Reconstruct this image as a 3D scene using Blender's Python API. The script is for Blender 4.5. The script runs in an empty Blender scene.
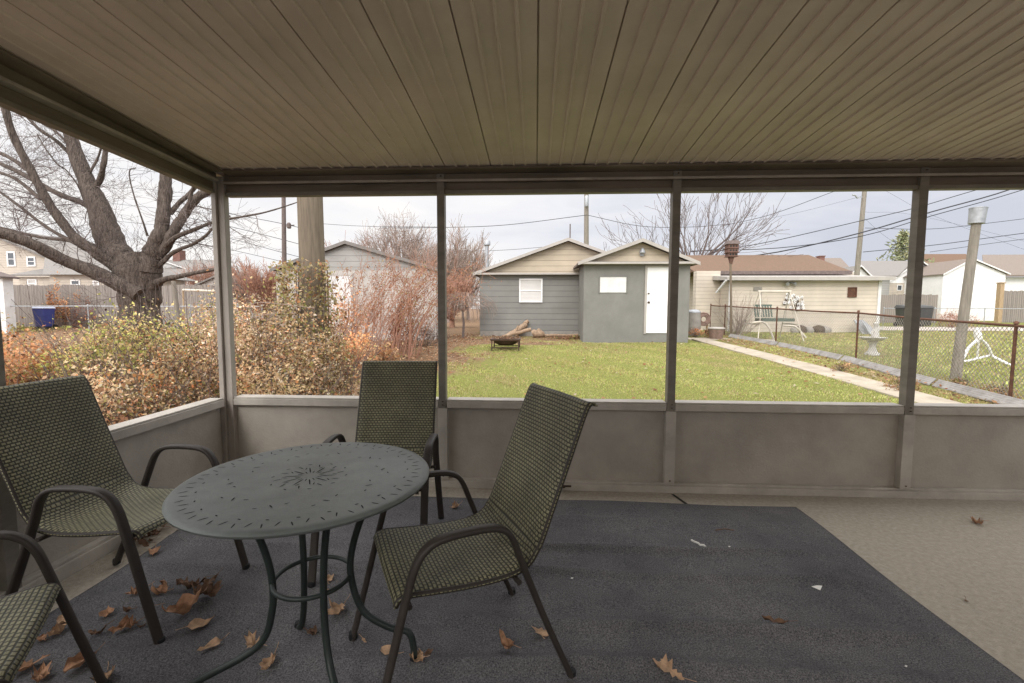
import bpy, math, random
import numpy as np
from mathutils import Vector, Matrix
R = math.radians
scene = bpy.context.scene
col = scene.collection
rng = random.Random(7)
nr = np.random.default_rng(11)

# ------------------------------------------------------------------ camera
F = 454.83; PITCH = .0738; YAW = .0520; ROLL = .0026; EYE = 1.35
cam = bpy.data.cameras.new('camera'); camo = bpy.data.objects.new('camera', cam); col.objects.link(camo)
cam.sensor_width = 36; cam.lens = F / 1024 * 36; cam.clip_start = .05; cam.clip_end = 2000
M3 = Matrix.Rotation(YAW, 3, 'Z') @ Matrix.Rotation(math.pi / 2 - PITCH, 3, 'X') @ Matrix.Rotation(ROLL, 3, 'Z')
camo.matrix_world = Matrix.Translation((0, 0, EYE)) @ M3.to_4x4()
scene.camera = camo
scene.render.resolution_x = 1024; scene.render.resolution_y = 683
scene.view_settings.view_transform = 'Standard'; scene.view_settings.look = 'None'; scene.view_settings.exposure = 0

def ray(px, py):
    return M3 @ Vector(((px - 512) / F, -(py - 341.5) / F, -1))
def at(px, py, Y):                       # point of the world plane y = Y behind that spot of the photo
    q = ray(px, py); return Vector((0, 0, EYE)) + q * (Y / q.y)
def atz(px, py, z=0):
    q = ray(px, py); return Vector((0, 0, EYE)) + q * ((z - EYE) / q.z)
def X(px, Y): return at(px, 309, Y).x
def Z(py, Y, px=512): return at(px, py, Y).z
def G(y): return -.12 + .03 * (min(max(y, 3.3), 20) - 3.3)
def gr(px, py):
    z = 0
    for _ in range(40): p = atz(px, py, z); z = G(p.y)
    return p

# ------------------------------------------------------------------ materials
def new_mat(name):
    m = bpy.data.materials.new(name); m.use_nodes = True
    nt = m.node_tree; b = nt.nodes['Principled BSDF']
    return m, nt, b
def mat(name, c, rough=.7, var=.25, scale=6, bump=.1, bscale=60, metal=0, spec=.3, c2=None, detail=6, stretch=None, attr=False, trans=0, bdist=.01):
    m, nt, b = new_mat(name); N = nt.nodes.new; L = nt.links.new
    tc = N('ShaderNodeTexCoord'); src = tc.outputs['Object']
    if stretch:
        mp = N('ShaderNodeMapping'); mp.inputs['Scale'].default_value = stretch; L(src, mp.inputs[0]); src = mp.outputs[0]
    n1 = N('ShaderNodeTexNoise'); n1.inputs['Scale'].default_value = scale; n1.inputs['Detail'].default_value = detail; n1.inputs['Roughness'].default_value = .65; L(src, n1.inputs['Vector'])
    rp = N('ShaderNodeValToRGB'); e = rp.color_ramp.elements
    d = c2 if c2 else tuple(v * (1 - var) for v in c); u = c if c2 else tuple(min(1, v * (1 + var)) for v in c)
    e[0].position = .32; e[1].position = .68; e[0].color = (*d, 1); e[1].color = (*u, 1)
    L(n1.outputs['Fac'], rp.inputs[0])
    out = rp.outputs[0]
    if attr:
        ca = N('ShaderNodeVertexColor'); ca.layer_name = 'Col'
        mx = N('ShaderNodeMix'); mx.data_type = 'RGBA'; mx.blend_type = 'MULTIPLY'; mx.inputs['Factor'].default_value = 1
        L(ca.outputs['Color'], mx.inputs['A']); L(out, mx.inputs['B']); out = mx.outputs['Result']
    L(out, b.inputs['Base Color'])
    b.inputs['Roughness'].default_value = rough; b.inputs['Metallic'].default_value = metal; b.inputs['Specular IOR Level'].default_value = spec
    if bump:
        n2 = N('ShaderNodeTexNoise'); n2.inputs['Scale'].default_value = bscale; n2.inputs['Detail'].default_value = 3; L(src, n2.inputs['Vector'])
        bp = N('ShaderNodeBump'); bp.inputs['Strength'].default_value = bump; bp.inputs['Distance'].default_value = bdist
        L(n2.outputs['Fac'], bp.inputs['Height']); L(bp.outputs[0], b.inputs['Normal'])
    if trans:
        tr = N('ShaderNodeBsdfTranslucent'); L(out, tr.inputs[0]); ms = N('ShaderNodeMixShader'); ms.inputs[0].default_value = trans
        o = nt.nodes['Material Output']; L(b.outputs[0], ms.inputs[1]); L(tr.outputs[0], ms.inputs[2]); L(ms.outputs[0], o.inputs[0])
    return m
def siding(name, c, pitch=.2, axis='Z', dark=.45, rough=.6, frac=.1, grime=.12, off=0.):
    """overlapping boards: a shaded line and a slanting face for every board"""
    m, nt, b = new_mat(name); N = nt.nodes.new; L = nt.links.new
    tc = N('ShaderNodeTexCoord'); sp = N('ShaderNodeSeparateXYZ'); L(tc.outputs['Object'], sp.inputs[0])
    dv = N('ShaderNodeMath'); dv.operation = 'MULTIPLY_ADD'; dv.inputs[1].default_value = 1 / pitch; dv.inputs[2].default_value = off; L(sp.outputs[axis], dv.inputs[0])
    fr = N('ShaderNodeMath'); fr.operation = 'FRACT'; L(dv.outputs[0], fr.inputs[0])
    rp = N('ShaderNodeValToRGB'); e = rp.color_ramp.elements
    e[0].position = 0; e[0].color = (dark, dark, dark, 1); e[1].position = frac; e[1].color = (1, 1, 1, 1)
    x = e.new(frac * .6); x.color = (dark, dark, dark, 1)
    L(fr.outputs[0], rp.inputs[0])
    fl = N('ShaderNodeMath'); fl.operation = 'FLOOR'; L(dv.outputs[0], fl.inputs[0])
    wn = N('ShaderNodeTexWhiteNoise'); wn.noise_dimensions = '1D'; L(fl.outputs[0], wn.inputs['W'])
    n1 = N('ShaderNodeTexNoise'); n1.inputs['Scale'].default_value = 1.3; n1.inputs['Detail'].default_value = 8; L(tc.outputs['Object'], n1.inputs['Vector'])
    ad = N('ShaderNodeMath'); ad.operation = 'MULTIPLY_ADD'; ad.inputs[1].default_value = grime; L(wn.outputs[0], ad.inputs[0]); L(n1.outputs['Fac'], ad.inputs[2])
    r2 = N('ShaderNodeValToRGB'); e = r2.color_ramp.elements; e[0].position = .3; e[1].position = .75
    e[0].color = (*[v * .84 for v in c], 1); e[1].color = (*[min(1, v * 1.1) for v in c], 1); L(ad.outputs[0], r2.inputs[0])
    mx = N('ShaderNodeMix'); mx.data_type = 'RGBA'; mx.blend_type = 'MULTIPLY'; mx.inputs['Factor'].default_value = 1
    L(r2.outputs[0], mx.inputs['A']); L(rp.outputs[0], mx.inputs['B']); L(mx.outputs['Result'], b.inputs['Base Color'])
    b.inputs['Roughness'].default_value = rough
    bp = N('ShaderNodeBump'); bp.inputs['Strength'].default_value = .6; bp.inputs['Distance'].default_value = .02; bp.invert = True
    L(fr.outputs[0], bp.inputs['Height']); L(bp.outputs[0], b.inputs['Normal'])
    return m
def weave():
    m, nt, b = new_mat('olive woven sling'); N = nt.nodes.new; L = nt.links.new
    uv = N('ShaderNodeUVMap'); uv.uv_map = 'UVMap'
    br = N('ShaderNodeTexBrick'); br.offset = .5; br.squash = 1
    br.inputs['Scale'].default_value = 1; br.inputs['Brick Width'].default_value = .020; br.inputs['Row Height'].default_value = .0145
    br.inputs['Mortar Size'].default_value = .0044; br.inputs['Mortar Smooth'].default_value = .9; br.inputs['Bias'].default_value = 0
    br.inputs['Color1'].default_value = (.285, .27, .17, 1); br.inputs['Color2'].default_value = (.225, .212, .13, 1); br.inputs['Mortar'].default_value = (.032, .031, .021, 1)
    L(uv.outputs[0], br.inputs['Vector'])
    tc = N('ShaderNodeTexCoord'); n1 = N('ShaderNodeTexNoise'); n1.inputs['Scale'].default_value = 5; n1.inputs['Detail'].default_value = 6; L(tc.outputs['Object'], n1.inputs['Vector'])
    rp = N('ShaderNodeValToRGB'); e = rp.color_ramp.elements; e[0].position = .3; e[1].position = .75; e[0].color = (.72, .72, .72, 1); e[1].color = (1.15, 1.15, 1.1, 1); L(n1.outputs['Fac'], rp.inputs[0])
    mx = N('ShaderNodeMix'); mx.data_type = 'RGBA'; mx.blend_type = 'MULTIPLY'; mx.inputs['Factor'].default_value = 1
    L(br.outputs['Color'], mx.inputs['A']); L(rp.outputs[0], mx.inputs['B']); L(mx.outputs['Result'], b.inputs['Base Color'])
    b.inputs['Roughness'].default_value = .5; b.inputs['Specular IOR Level'].default_value = .35
    bp = N('ShaderNodeBump'); bp.invert = True; bp.inputs['Strength'].default_value = .9; bp.inputs['Distance'].default_value = .003
    L(br.outputs['Fac'], bp.inputs['Height']); L(bp.outputs[0], b.inputs['Normal'])
    return m
def rugmat():
    m, nt, b = new_mat('dark carpet'); N = nt.nodes.new; L = nt.links.new
    tc = N('ShaderNodeTexCoord')
    n1 = N('ShaderNodeTexNoise'); n1.inputs['Scale'].default_value = 190; n1.inputs['Detail'].default_value = 4; n1.inputs['Roughness'].default_value = .8; L(tc.outputs['Object'], n1.inputs['Vector'])
    n2 = N('ShaderNodeTexNoise'); n2.inputs['Scale'].default_value = 1.6; n2.inputs['Detail'].default_value = 8; n2.inputs['Roughness'].default_value = .7; L(tc.outputs['Object'], n2.inputs['Vector'])
    r1 = N('ShaderNodeValToRGB'); e = r1.color_ramp.elements; e[0].position = .36; e[1].position = .68; e[0].color = (.034, .034, .037, 1); e[1].color = (.225, .22, .228, 1); L(n1.outputs['Fac'], r1.inputs[0])
    r2 = N('ShaderNodeValToRGB'); e = r2.color_ramp.elements; e[0].position = .3; e[1].position = .72; e[0].color = (.66, .66, .68, 1); e[1].color = (1.3, 1.27, 1.24, 1); L(n2.outputs['Fac'], r2.inputs[0])
    mx = N('ShaderNodeMix'); mx.data_type = 'RGBA'; mx.blend_type = 'MULTIPLY'; mx.inputs['Factor'].default_value = 1
    L(r1.outputs[0], mx.inputs['A']); L(r2.outputs[0], mx.inputs['B'])
    vo = N('ShaderNodeTexVoronoi'); vo.inputs['Scale'].default_value = 9; L(tc.outputs['Object'], vo.inputs['Vector'])   # specks of lint
    lt = N('ShaderNodeMath'); lt.operation = 'LESS_THAN'; lt.inputs[1].default_value = .028; L(vo.outputs['Distance'], lt.inputs[0])
    m2 = N('ShaderNodeMix'); m2.data_type = 'RGBA'; L(lt.outputs[0], m2.inputs['Factor']); L(mx.outputs['Result'], m2.inputs['A']); m2.inputs['B'].default_value = (.2, .17, .14, 1)
    L(m2.outputs['Result'], b.inputs['Base Color']); b.inputs['Roughness'].default_value = .95; b.inputs['Specular IOR Level'].default_value = .1
    bp = N('ShaderNodeBump'); bp.inputs['Strength'].default_value = .7; bp.inputs['Distance'].default_value = .004; L(n1.outputs['Fac'], bp.inputs['Height']); L(bp.outputs[0], b.inputs['Normal'])
    return m
def groundmat():
    m, nt, b = new_mat('earth grass and litter'); N = nt.nodes.new; L = nt.links.new
    tc = N('ShaderNodeTexCoord'); ca = N('ShaderNodeVertexColor'); ca.layer_name = 'Col'
    n1 = N('ShaderNodeTexNoise'); n1.inputs['Scale'].default_value = 1.1; n1.inputs['Detail'].default_value = 9; n1.inputs['Roughness'].default_value = .7; L(tc.outputs['Object'], n1.inputs['Vector'])
    n2 = N('ShaderNodeTexNoise'); n2.inputs['Scale'].default_value = 28; n2.inputs['Detail'].default_value = 5; n2.inputs['Roughness'].default_value = .75; L(tc.outputs['Object'], n2.inputs['Vector'])
    sep = N('ShaderNodeSeparateColor'); L(ca.outputs['Color'], sep.inputs[0])
    a = N('ShaderNodeMath'); a.operation = 'MULTIPLY_ADD'; a.inputs[1].default_value = .9; L(n1.outputs['Fac'], a.inputs[0]); L(sep.outputs['Red'], a.inputs[2])
    s = N('ShaderNodeMapRange'); s.inputs['From Min'].default_value = .82; s.inputs['From Max'].default_value = 1.08; L(a.outputs[0], s.inputs['Value'])
    g = N('ShaderNodeValToRGB'); e = g.color_ramp.elements; e[0].position = .3; e[0].color = (.075, .085, .02, 1); e[1].position = .72; e[1].color = (.26, .27, .075, 1); L(n2.outputs['Fac'], g.inputs[0])
    r = N('ShaderNodeValToRGB'); e = r.color_ramp.elements; e[0].position = .3; e[0].color = (.075, .045, .03, 1); e[1].position = .72; e[1].color = (.33, .22, .13, 1); L(n2.outputs['Fac'], r.inputs[0])
    mx = N('ShaderNodeMix'); mx.data_type = 'RGBA'; L(s.outputs[0], mx.inputs['Factor']); L(g.outputs[0], mx.inputs['A']); L(r.outputs[0], mx.inputs['B'])
    L(mx.outputs['Result'], b.inputs['Base Color']); b.inputs['Roughness'].default_value = .95; b.inputs['Specular IOR Level'].default_value = .1
    bp = N('ShaderNodeBump'); bp.inputs['Strength'].default_value = .6; bp.inputs['Distance'].default_value = .04; L(n2.outputs['Fac'], bp.inputs['Height']); L(bp.outputs[0], b.inputs['Normal'])
    return m

MT = dict(
    hwall=siding('pale house siding', (.66, .62, .56), .12, dark=.7),
    cpost=mat('weathered corner post and lit lip', (.36, .32, .28), .55, .22, 3, .08, 90, spec=.3, stretch=(2, 2, .6)),
    sheet=mat('weathered grey sheet', (.34, .325, .31), .6, .2, 5, .1, 40, c2=(.20, .185, .17)),
    ceil=mat('tan painted roof pan', (.66, .56, .50), .45, .14, 1.2, .05, 200, spec=.4),
    seam=mat('dark seam', (.05, .042, .03), .8, .1),
    frame=mat('weathered greige aluminium', (.20, .18, .15), .5, .25, 3, .08, 90, spec=.4, stretch=(1, 1, 3)),
    header=mat('weathered brown aluminium', (.15, .122, .092), .5, .35, 2.5, .08, 90, spec=.4, stretch=(.6, .6, 4)),
    frame_l=mat('pale aluminium', (.43, .395, .345), .5, .2, 4, .06, 90, spec=.4),
    panel=mat('grey brown stucco panel', (.39, .355, .305), .7, .15, 2.6, .25, 60, spec=.3, detail=8),
    slab=mat('stained concrete slab', (.46, .415, .345), .9, .22, 40, .7, 190, spec=.15, c2=(.33, .295, .24), detail=15),
    crack=mat('dark joint', (.03, .026, .02), .9, .1),
    weave=weave(), bronze=mat('dark bronze powder coat', (.040, .033, .028), .5, .2, 8, .04, 150, spec=.3),
    ttop=mat('dusty grey green table enamel', (.135, .152, .145), .42, .25, 3.5, .04, 140, spec=.32, detail=8),
    slot=mat('shadowed cut', (.022, .026, .024), .8, .1), tleg=mat('dark green enamel', (.022, .030, .027), .45, .2, 9, .04, 150, spec=.35),
    rubber=mat('black rubber', (.015, .015, .016), .7, .1),
    rug=rugmat(), ground=groundmat(),
    conc=mat('pale path concrete', (.42, .365, .285), .9, .2, 2.5, .3, 60, c2=(.28, .24, .185)),
    asphalt=mat('pale alley surface', (.42, .37, .32), .9, .15, 1.5, .2, 40),
    leafA=mat('rust brown dry leaf', (.36, .20, .115), .7, .4, 30, .4, 90, trans=.15),
    leafB=mat('tan dry leaf', (.46, .30, .185), .7, .35, 30, .4, 90, trans=.15),
    leafC=mat('dark curled leaf', (.15, .088, .055), .8, .4, 30, .4, 90),
    paper=mat('white paper', (.75, .74, .70), .7, .05, 20, .1, 80),
    foliage=mat('mixed dry and green leaves', (1, 1, 1), .8, .2, 9, 0, attr=True, trans=.45, spec=.1),
    grass=mat('grass blades', (1, 1, 1), .7, .2, 3, 0, attr=True, trans=.25, spec=.2),
    bark=mat('grey brown bark', (.165, .13, .105), .95, .45, 11, 1., 22, c2=(.05, .038, .032), stretch=(2.2, 2.2, .35), detail=12, bdist=.06),
    twig=mat('grey twig', (.135, .105, .095), .9, .2, 6, 0),
    twigr=mat('reddish twig', (.33, .18, .125), .9, .25, 6, 0),
    twigp=mat('pale brown twig', (.27, .205, .17), .9, .2, 6, 0),
    pole=mat('weathered pole wood', (.22, .175, .125), .9, .3, 6, .5, 40, c2=(.12, .095, .07), stretch=(6, 6, .4)),
    poleg=mat('grey pole wood', (.22, .195, .16), .9, .3, 6, .4, 40, stretch=(5, 5, .4)),
    wire=mat('black cable', (.03, .03, .035), .6, .1), galv=mat('galvanised metal', (.34, .35, .36), .5, .2, 9, .1, metal=.4),
    rust=mat('rusty rail', (.16, .075, .045), .85, .35, 12, .3, 80, c2=(.07, .035, .025)),
    mesh=mat('dull wire', (.30, .27, .24), .6, .2, 5, 0, metal=.3),
    gsid=siding('slate grey lap siding', (.185, .18, .162), .21, dark=.62),
    gpan=mat('slate grey wood panel', (.195, .19, .172), .8, .14, 1.3, .06, 40),
    tsid=siding('tan lap siding', (.42, .35, .255), .2, dark=.55), csid=siding('cream lap siding', (.52, .455, .37), .16, dark=.66, grime=.08),
    bsid=siding('blue grey lap siding', (.30, .29, .27), .19, dark=.65), hsid=siding('beige lap siding', (.46, .40, .33), .17, dark=.75),
    wstuc=mat('grey beige stucco', (.44, .41, .375), .9, .12, 2, .1, 40), white=mat('white paint', (.78, .77, .76), .55, .05, 3, .03, 40),
    dwhite=mat('dirty white paint', (.66, .65, .63), .6, .12, 3, .05, 40), trim=mat('pale trim', (.38, .35, .315), .6, .08, 4, .03, 40),
    rbrown=mat('brown shingles', (.145, .092, .06), .9, .25, 14, .4, 30, stretch=(1, 1, 3)), rgrey=mat('grey shingles', (.20, .185, .17), .9, .2, 14, .4, 30),
    rdark=mat('dark shingles', (.14, .11, .10), .9, .25, 14, .4, 30), rtaup=mat('taupe shingles', (.19, .155, .13), .9, .2, 14, .4, 30),
    brick=mat('red brick', (.19, .10, .08), .9, .3, 14, .2, 30), glass=mat('dark window pane', (.05, .06, .07), .12, .2, 2, 0, spec=.8),
    blind=siding('pale blinds', (.56, .54, .51), .05, dark=.8, grime=.02), found=mat('foundation block', (.27, .25, .22), .9, .2, 5, .3, 30),
    fwood=siding('weathered fence boards', (.235, .205, .18), .14, 'X', dark=.35, rough=.9, grime=.9, frac=.12),
    twood=mat('tan timber', (.36, .26, .16), .9, .25, 8, .3, 40, stretch=(4, 4, .5)), soil=mat('dark debris', (.07, .05, .035), .95, .4, 20, .5, 40),
    bin=mat('dark blue plastic', (.045, .055, .20), .45, .12, 5, .03), binl=mat('pale plastic lid', (.42, .45, .55), .5, .1, 5, .03),
    gbin=mat('dark green grey plastic', (.055, .055, .052), .5, .15, 5, .03), iron=mat('rusted black iron', (.045, .035, .03), .75, .4, 14, .4, 60, c2=(.10, .055, .035)),
    log=mat('split log', (.30, .21, .14), .9, .35, 14, .6, 40), stone=mat('pale cast stone', (.50, .48, .44), .85, .2, 10, .3, 60),
    swing=mat('cream tube steel', (.52, .47, .39), .5, .1, 5, .03), green=mat('faded green slats', (.075, .11, .09), .6, .15, 9, .05),
    house=mat('brown bird house wood', (.15, .085, .065), .85, .25, 14, .3, 50), edg=siding('weathered ribbed sheet', (.50, .50, .50), .045, 'Z', dark=.6, rough=.6, frac=.3, grime=.3),
    needle=mat('yellow green needles', (1, 1, 1), .8, .2, 9, 0, attr=True, trans=.2), fluff=mat('pale seed fluff', (.5, .43, .36), .95, .15, 9, 0, trans=.3),
)

# ------------------------------------------------------------------ object helpers
ORG = {}
def tag(o, label=None, cat=None, group=None, kind=None):
    if label: o['label'] = label
    if cat: o['category'] = cat
    if group: o['group'] = group
    if kind: o['kind'] = kind
    return o
def thing(name, label, cat, loc=(0, 0, 0), rz=0, group=None):
    o = bpy.data.objects.new(name, None); col.objects.link(o); o.location = loc; o.rotation_euler = (0, 0, rz)
    o.empty_display_size = .1
    ORG[o.name] = Vector(loc)
    return tag(o, label, cat, group)
class MB:
    def __init__(s): s.v = []; s.f = []; s.m = []; s.uv = None; s.mi = 0
    def add(s, vs, fs):
        n = len(s.v); s.v += [tuple(v) for v in vs]; s.f += [tuple(i + n for i in f) for f in fs]; s.m += [s.mi] * len(fs)
        return s
    def box(s, a, b):
        x0, y0, z0 = a; x1, y1, z1 = b
        return s.hexa([(x0, y0, z0), (x1, y0, z0), (x1, y1, z0), (x0, y1, z0), (x0, y0, z1), (x1, y0, z1), (x1, y1, z1), (x0, y1, z1)])
    def hexa(s, p):
        return s.add(p, [(0, 3, 2, 1), (4, 5, 6, 7), (0, 1, 5, 4), (1, 2, 6, 5), (2, 3, 7, 6), (3, 0, 4, 7)])
    def bar(s, a, b, w, h, up=(0, 0, 1)):
        a = Vector(a); b = Vector(b); d = (b - a).normalized(); u = Vector(up)
        if abs(d.dot(u)) > .98: u = Vector((0, 1, 0))
        r = d.cross(u).normalized() * w / 2; u = r.cross(d).normalized() * h / 2
        return s.hexa([a - r - u, a + r - u, b + r - u, b - r - u, a - r + u, a + r + u, b + r + u, b - r + u])
    def tube(s, pts, r, n=8, caps=True, flat=None):
        """sweep; r = radius or list; flat = (w, h, sideways vector) for an oval section"""
        pts = [Vector(p) for p in pts]; k = len(pts); rs = r if isinstance(r, (list, tuple)) else [r] * k
        prev = None; vs = []
        for i, p in enumerate(pts):
            d = (pts[min(i + 1, k - 1)] - pts[max(i - 1, 0)])
            d = d.normalized() if d.length > 1e-9 else Vector((0, 0, 1))
            if flat: a = Vector(flat[2]); a = (a - d * a.dot(d)).normalized()
            else:
                if prev is None:
                    t = Vector((0, 0, 1)) if abs(d.z) < .9 else Vector((1, 0, 0))
                    a = d.cross(t).normalized()
                else:
                    a = prev - d * prev.dot(d); a = a.normalized() if a.length > 1e-6 else prev
            prev = a; c = d.cross(a)
            for j in range(n):
                t = 2 * math.pi * j / n
                if flat:
                    ca, sa = math.cos(t), math.sin(t); e = .6
                    vs.append(p + a * flat[0] * math.copysign(abs(ca) ** e, ca) + c * flat[1] * math.copysign(abs(sa) ** e, sa))
                else: vs.append(p + (a * math.cos(t) + c * math.sin(t)) * rs[i])
        fs = [(i * n + j, i * n + (j + 1) % n, (i + 1) * n + (j + 1) % n, (i + 1) * n + j) for i in range(k - 1) for j in range(n)]
        if caps: fs += [tuple(range(n - 1, -1, -1)), tuple((k - 1) * n + j for j in range(n))]
        return s.add(vs, fs)
    def lathe(s, c, prof, n=24, sx=1, sy=1):
        vs = [(c[0] + r * sx * math.cos(2 * math.pi * j / n), c[1] + r * sy * math.sin(2 * math.pi * j / n), c[2] + z) for r, z in prof for j in range(n)]
        k = len(prof)
        fs = [(i * n + j, i * n + (j + 1) % n, (i + 1) * n + (j + 1) % n, (i + 1) * n + j) for i in range(k - 1) for j in range(n)]
        fs += [tuple(range(n - 1, -1, -1)), tuple((k - 1) * n + j for j in range(n))]
        return s.add(vs, fs)
    def prism(s, poly, d):          # poly: 3d points, extruded by vector d
        n = len(poly); p = [Vector(q) for q in poly]; q = [a + Vector(d) for a in p]
        return s.add(p + q, [tuple(range(n - 1, -1, -1)), tuple(range(n, 2 * n))] + [(i, (i + 1) % n, n + (i + 1) % n, n + i) for i in range(n)])
    def build(s, name, m, parent=None, local=False, smooth=False, bevel=0):
        me = bpy.data.meshes.new(name)
        o0 = Vector((0, 0, 0)) if (parent is None or local) else ORG[parent.name]
        me.from_pydata([tuple(Vector(v) - o0) for v in s.v], [], s.f)
        ms = m if isinstance(m, (list, tuple)) else [m]
        for q in ms: me.materials.append(MT[q] if isinstance(q, str) else q)
        if len(ms) > 1: me.polygons.foreach_set('material_index', s.m)
        if smooth: me.polygons.foreach_set('use_smooth', [True] * len(me.polygons))
        me.update()
        o = bpy.data.objects.new(name, me); col.objects.link(o)
        if parent: o.parent = parent; ORG[o.name] = o0
        else: ORG[o.name] = Vector((0, 0, 0))
        if bevel:
            b = o.modifiers.new('bevel', 'BEVEL'); b.width = bevel; b.segments = 2; b.limit_method = 'ANGLE'; b.angle_limit = R(40)
        if smooth:
            try:
                bm_ = None
                me.set_sharp_from_angle(angle=R(50))
            except Exception: pass
        return o
def npmesh(name, V, Fa, m, parent=None, cols=None):
    """V (n,3), Fa (m,k) arrays; cols (m,3) one colour per face"""
    me = bpy.data.meshes.new(name); V = np.asarray(V, np.float32); Fa = np.asarray(Fa, np.int32); k = Fa.shape[1]
    if parent: V = V - np.array(ORG[parent.name], np.float32)
    me.vertices.add(len(V)); me.vertices.foreach_set('co', V.ravel())
    me.loops.add(Fa.size); me.loops.foreach_set('vertex_index', Fa.ravel())
    me.polygons.add(len(Fa)); me.polygons.foreach_set('loop_start', np.arange(0, Fa.size, k, dtype=np.int32))
    me.update(calc_edges=True)
    if cols is not None:
        at_ = me.color_attributes.new('Col', 'FLOAT_COLOR', 'CORNER')
        c = np.ones((len(Fa), k, 4), np.float32); c[:, :, :3] = np.asarray(cols, np.float32)[:, None, :]
        at_.data.foreach_set('color', c.ravel())
    me.materials.append(MT[m]); me.validate()
    o = bpy.data.objects.new(name, me); col.objects.link(o)
    if parent: o.parent = parent; ORG[o.name] = ORG[parent.name]
    return o
def cards(P, size, cols, droop=0., aspect=.6):
    """kite shaped leaf at every point"""
    n = len(P); a = nr.normal(size=(n, 3)); a[:, 2] -= droop; a /= np.linalg.norm(a, axis=1)[:, None]
    b = nr.normal(size=(n, 3)); b -= a * (a * b).sum(1)[:, None]; b /= np.linalg.norm(b, axis=1)[:, None]
    c = np.cross(a, b); s = (size * nr.uniform(.6, 1.4, n))[:, None]
    V = np.stack([P, P + a * s * .45 + b * s * aspect * .5 + c * s * .12, P + a * s, P + a * s * .5 - b * s * aspect * .5 + c * s * .12], 1).reshape(-1, 3)
    return V, np.arange(4 * n).reshape(n, 4), cols
def pick(pal, n, var=.2):
    w = np.array([p[0] for p in pal], float); idx = nr.choice(len(pal), n, p=w / w.sum())
    c = np.array([p[1] for p in pal])[idx]; return c * nr.uniform(1 - var, 1 + var, (n, 1)) * nr.uniform(.94, 1.06, (n, 3))

# ------------------------------------------------------------------ setting: ground, paths
def zone(x, y):
    """0 = lawn, 1 = bare earth and leaf litter"""
    v = .28
    edge = -3.6 + .28 * (y - 4) if y < 12 else -2.4       # litter left of this line
    v += .75 / (1 + math.exp((x - edge) * 2.2))
    if 14 < y < 18 and -3.2 < x < 1.4: v += .30
    if 6.1 < x < 7.9 and y < 19: v += .16
    if y < 5.5 and x > -1: v += .02
    if y > 20: v += .05
    if x < -9: v = .82
    return min(v, 1)
ys = list(np.arange(3.36, 22, .25)) + list(np.arange(22, 60, 3)) + [60, 80, 120, 200, 420]
xs = [-420, -200, -100, -60, -40] + list(np.arange(-30, 24, .4)) + [24, 30, 40, 60, 100, 200, 420]
V = []; Cc = []
for y in ys:
    for x in xs:
        b = .02 * math.sin(x * 1.7 + y * .9) * math.sin(y * 1.3) + .012 * math.sin(x * 4.1 + y * 3.1)
        V.append((x, y, G(y) + (b if y < 30 else 0) - (.02 if x > 5.2 and x < 6.5 else 0)))
nx = len(xs); Fg = [(j * nx + i, j * nx + i + 1, (j + 1) * nx + i + 1, (j + 1) * nx + i) for j in range(len(ys) - 1) for i in range(nx - 1)]
cols = [(zone((V[f[0]][0] + V[f[2]][0]) / 2, (V[f[0]][1] + V[f[2]][1]) / 2),) * 3 for f in Fg]
tag(npmesh('ground', V, Fg, 'ground', None, cols), kind='structure')
m = MB(); m.box((-30, -8, -.4), (30, 3.36, -.16)); tag(m.build('ground', 'soil'), kind='structure')
# garden path of poured slabs
m = MB(); pts = [(5.62, 5.88 + .55, 3.6), (5.5, 6.12, 7), (5.55, 6.2, 10), (5.5, 6.15, 13), (5.45, 5.98, 16.2)]
pts[0] = (5.5, 6.08, 3.5)
for (a0, a1, ya), (b0, b1, yb) in zip(pts, pts[1:]):
    k = max(1, int((yb - ya) / 1.2))
    for i in range(k):
        t0, t1 = i / k, (i + 1) / k - .012 / (yb - ya)
        f = lambda t: (a0 + (b0 - a0) * t, a1 + (b1 - a1) * t, ya + (yb - ya) * t)
        l0, r0, y0 = f(t0); l1, r1, y1 = f(t1)
        m.hexa([(l0, y0, G(y0) - .06), (r0, y0, G(y0) - .06), (r1, y1, G(y1) - .06), (l1, y1, G(y1) - .06), (l0, y0, G(y0) + .025), (r0, y0, G(y0) + .025), (r1, y1, G(y1) + .025), (l1, y1, G(y1) + .025)])
m.box((5.35, 16.2, .2), (6.9, 16.9, .285))
tag(m.build('path', 'conc', bevel=.01), kind='structure')
m = MB(); m.add([(10, 20.8, .41), (60, 20.8, .41), (60, 25.2, .41), (10, 25.2, .41)], [(0, 1, 2, 3)]); tag(m.build('alley', 'asphalt'), kind='structure')

# porch floor
m = MB(); m.box((-2.5, -1.6, -.14), (4.6, 3.46, 0)); tag(m.build('patio_floor', 'slab'), kind='structure')
m = MB(); p = [(.99, 3.32), (.94, 3.0)]; m.add([(.99, 3.27, .004), (1.01, 3.27, .004), (1.09, 3.0, .004), (1.06, 3.0, .004)], [(0, 1, 2, 3)])
tag(m.build('floor_joint', 'crack'), kind='structure')

# ------------------------------------------------------------------ porch shell
D = 3.318; XL = -2.35; XR = 4.32
def zc(y): return 2.33 + .0757 * (D - y)
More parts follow.
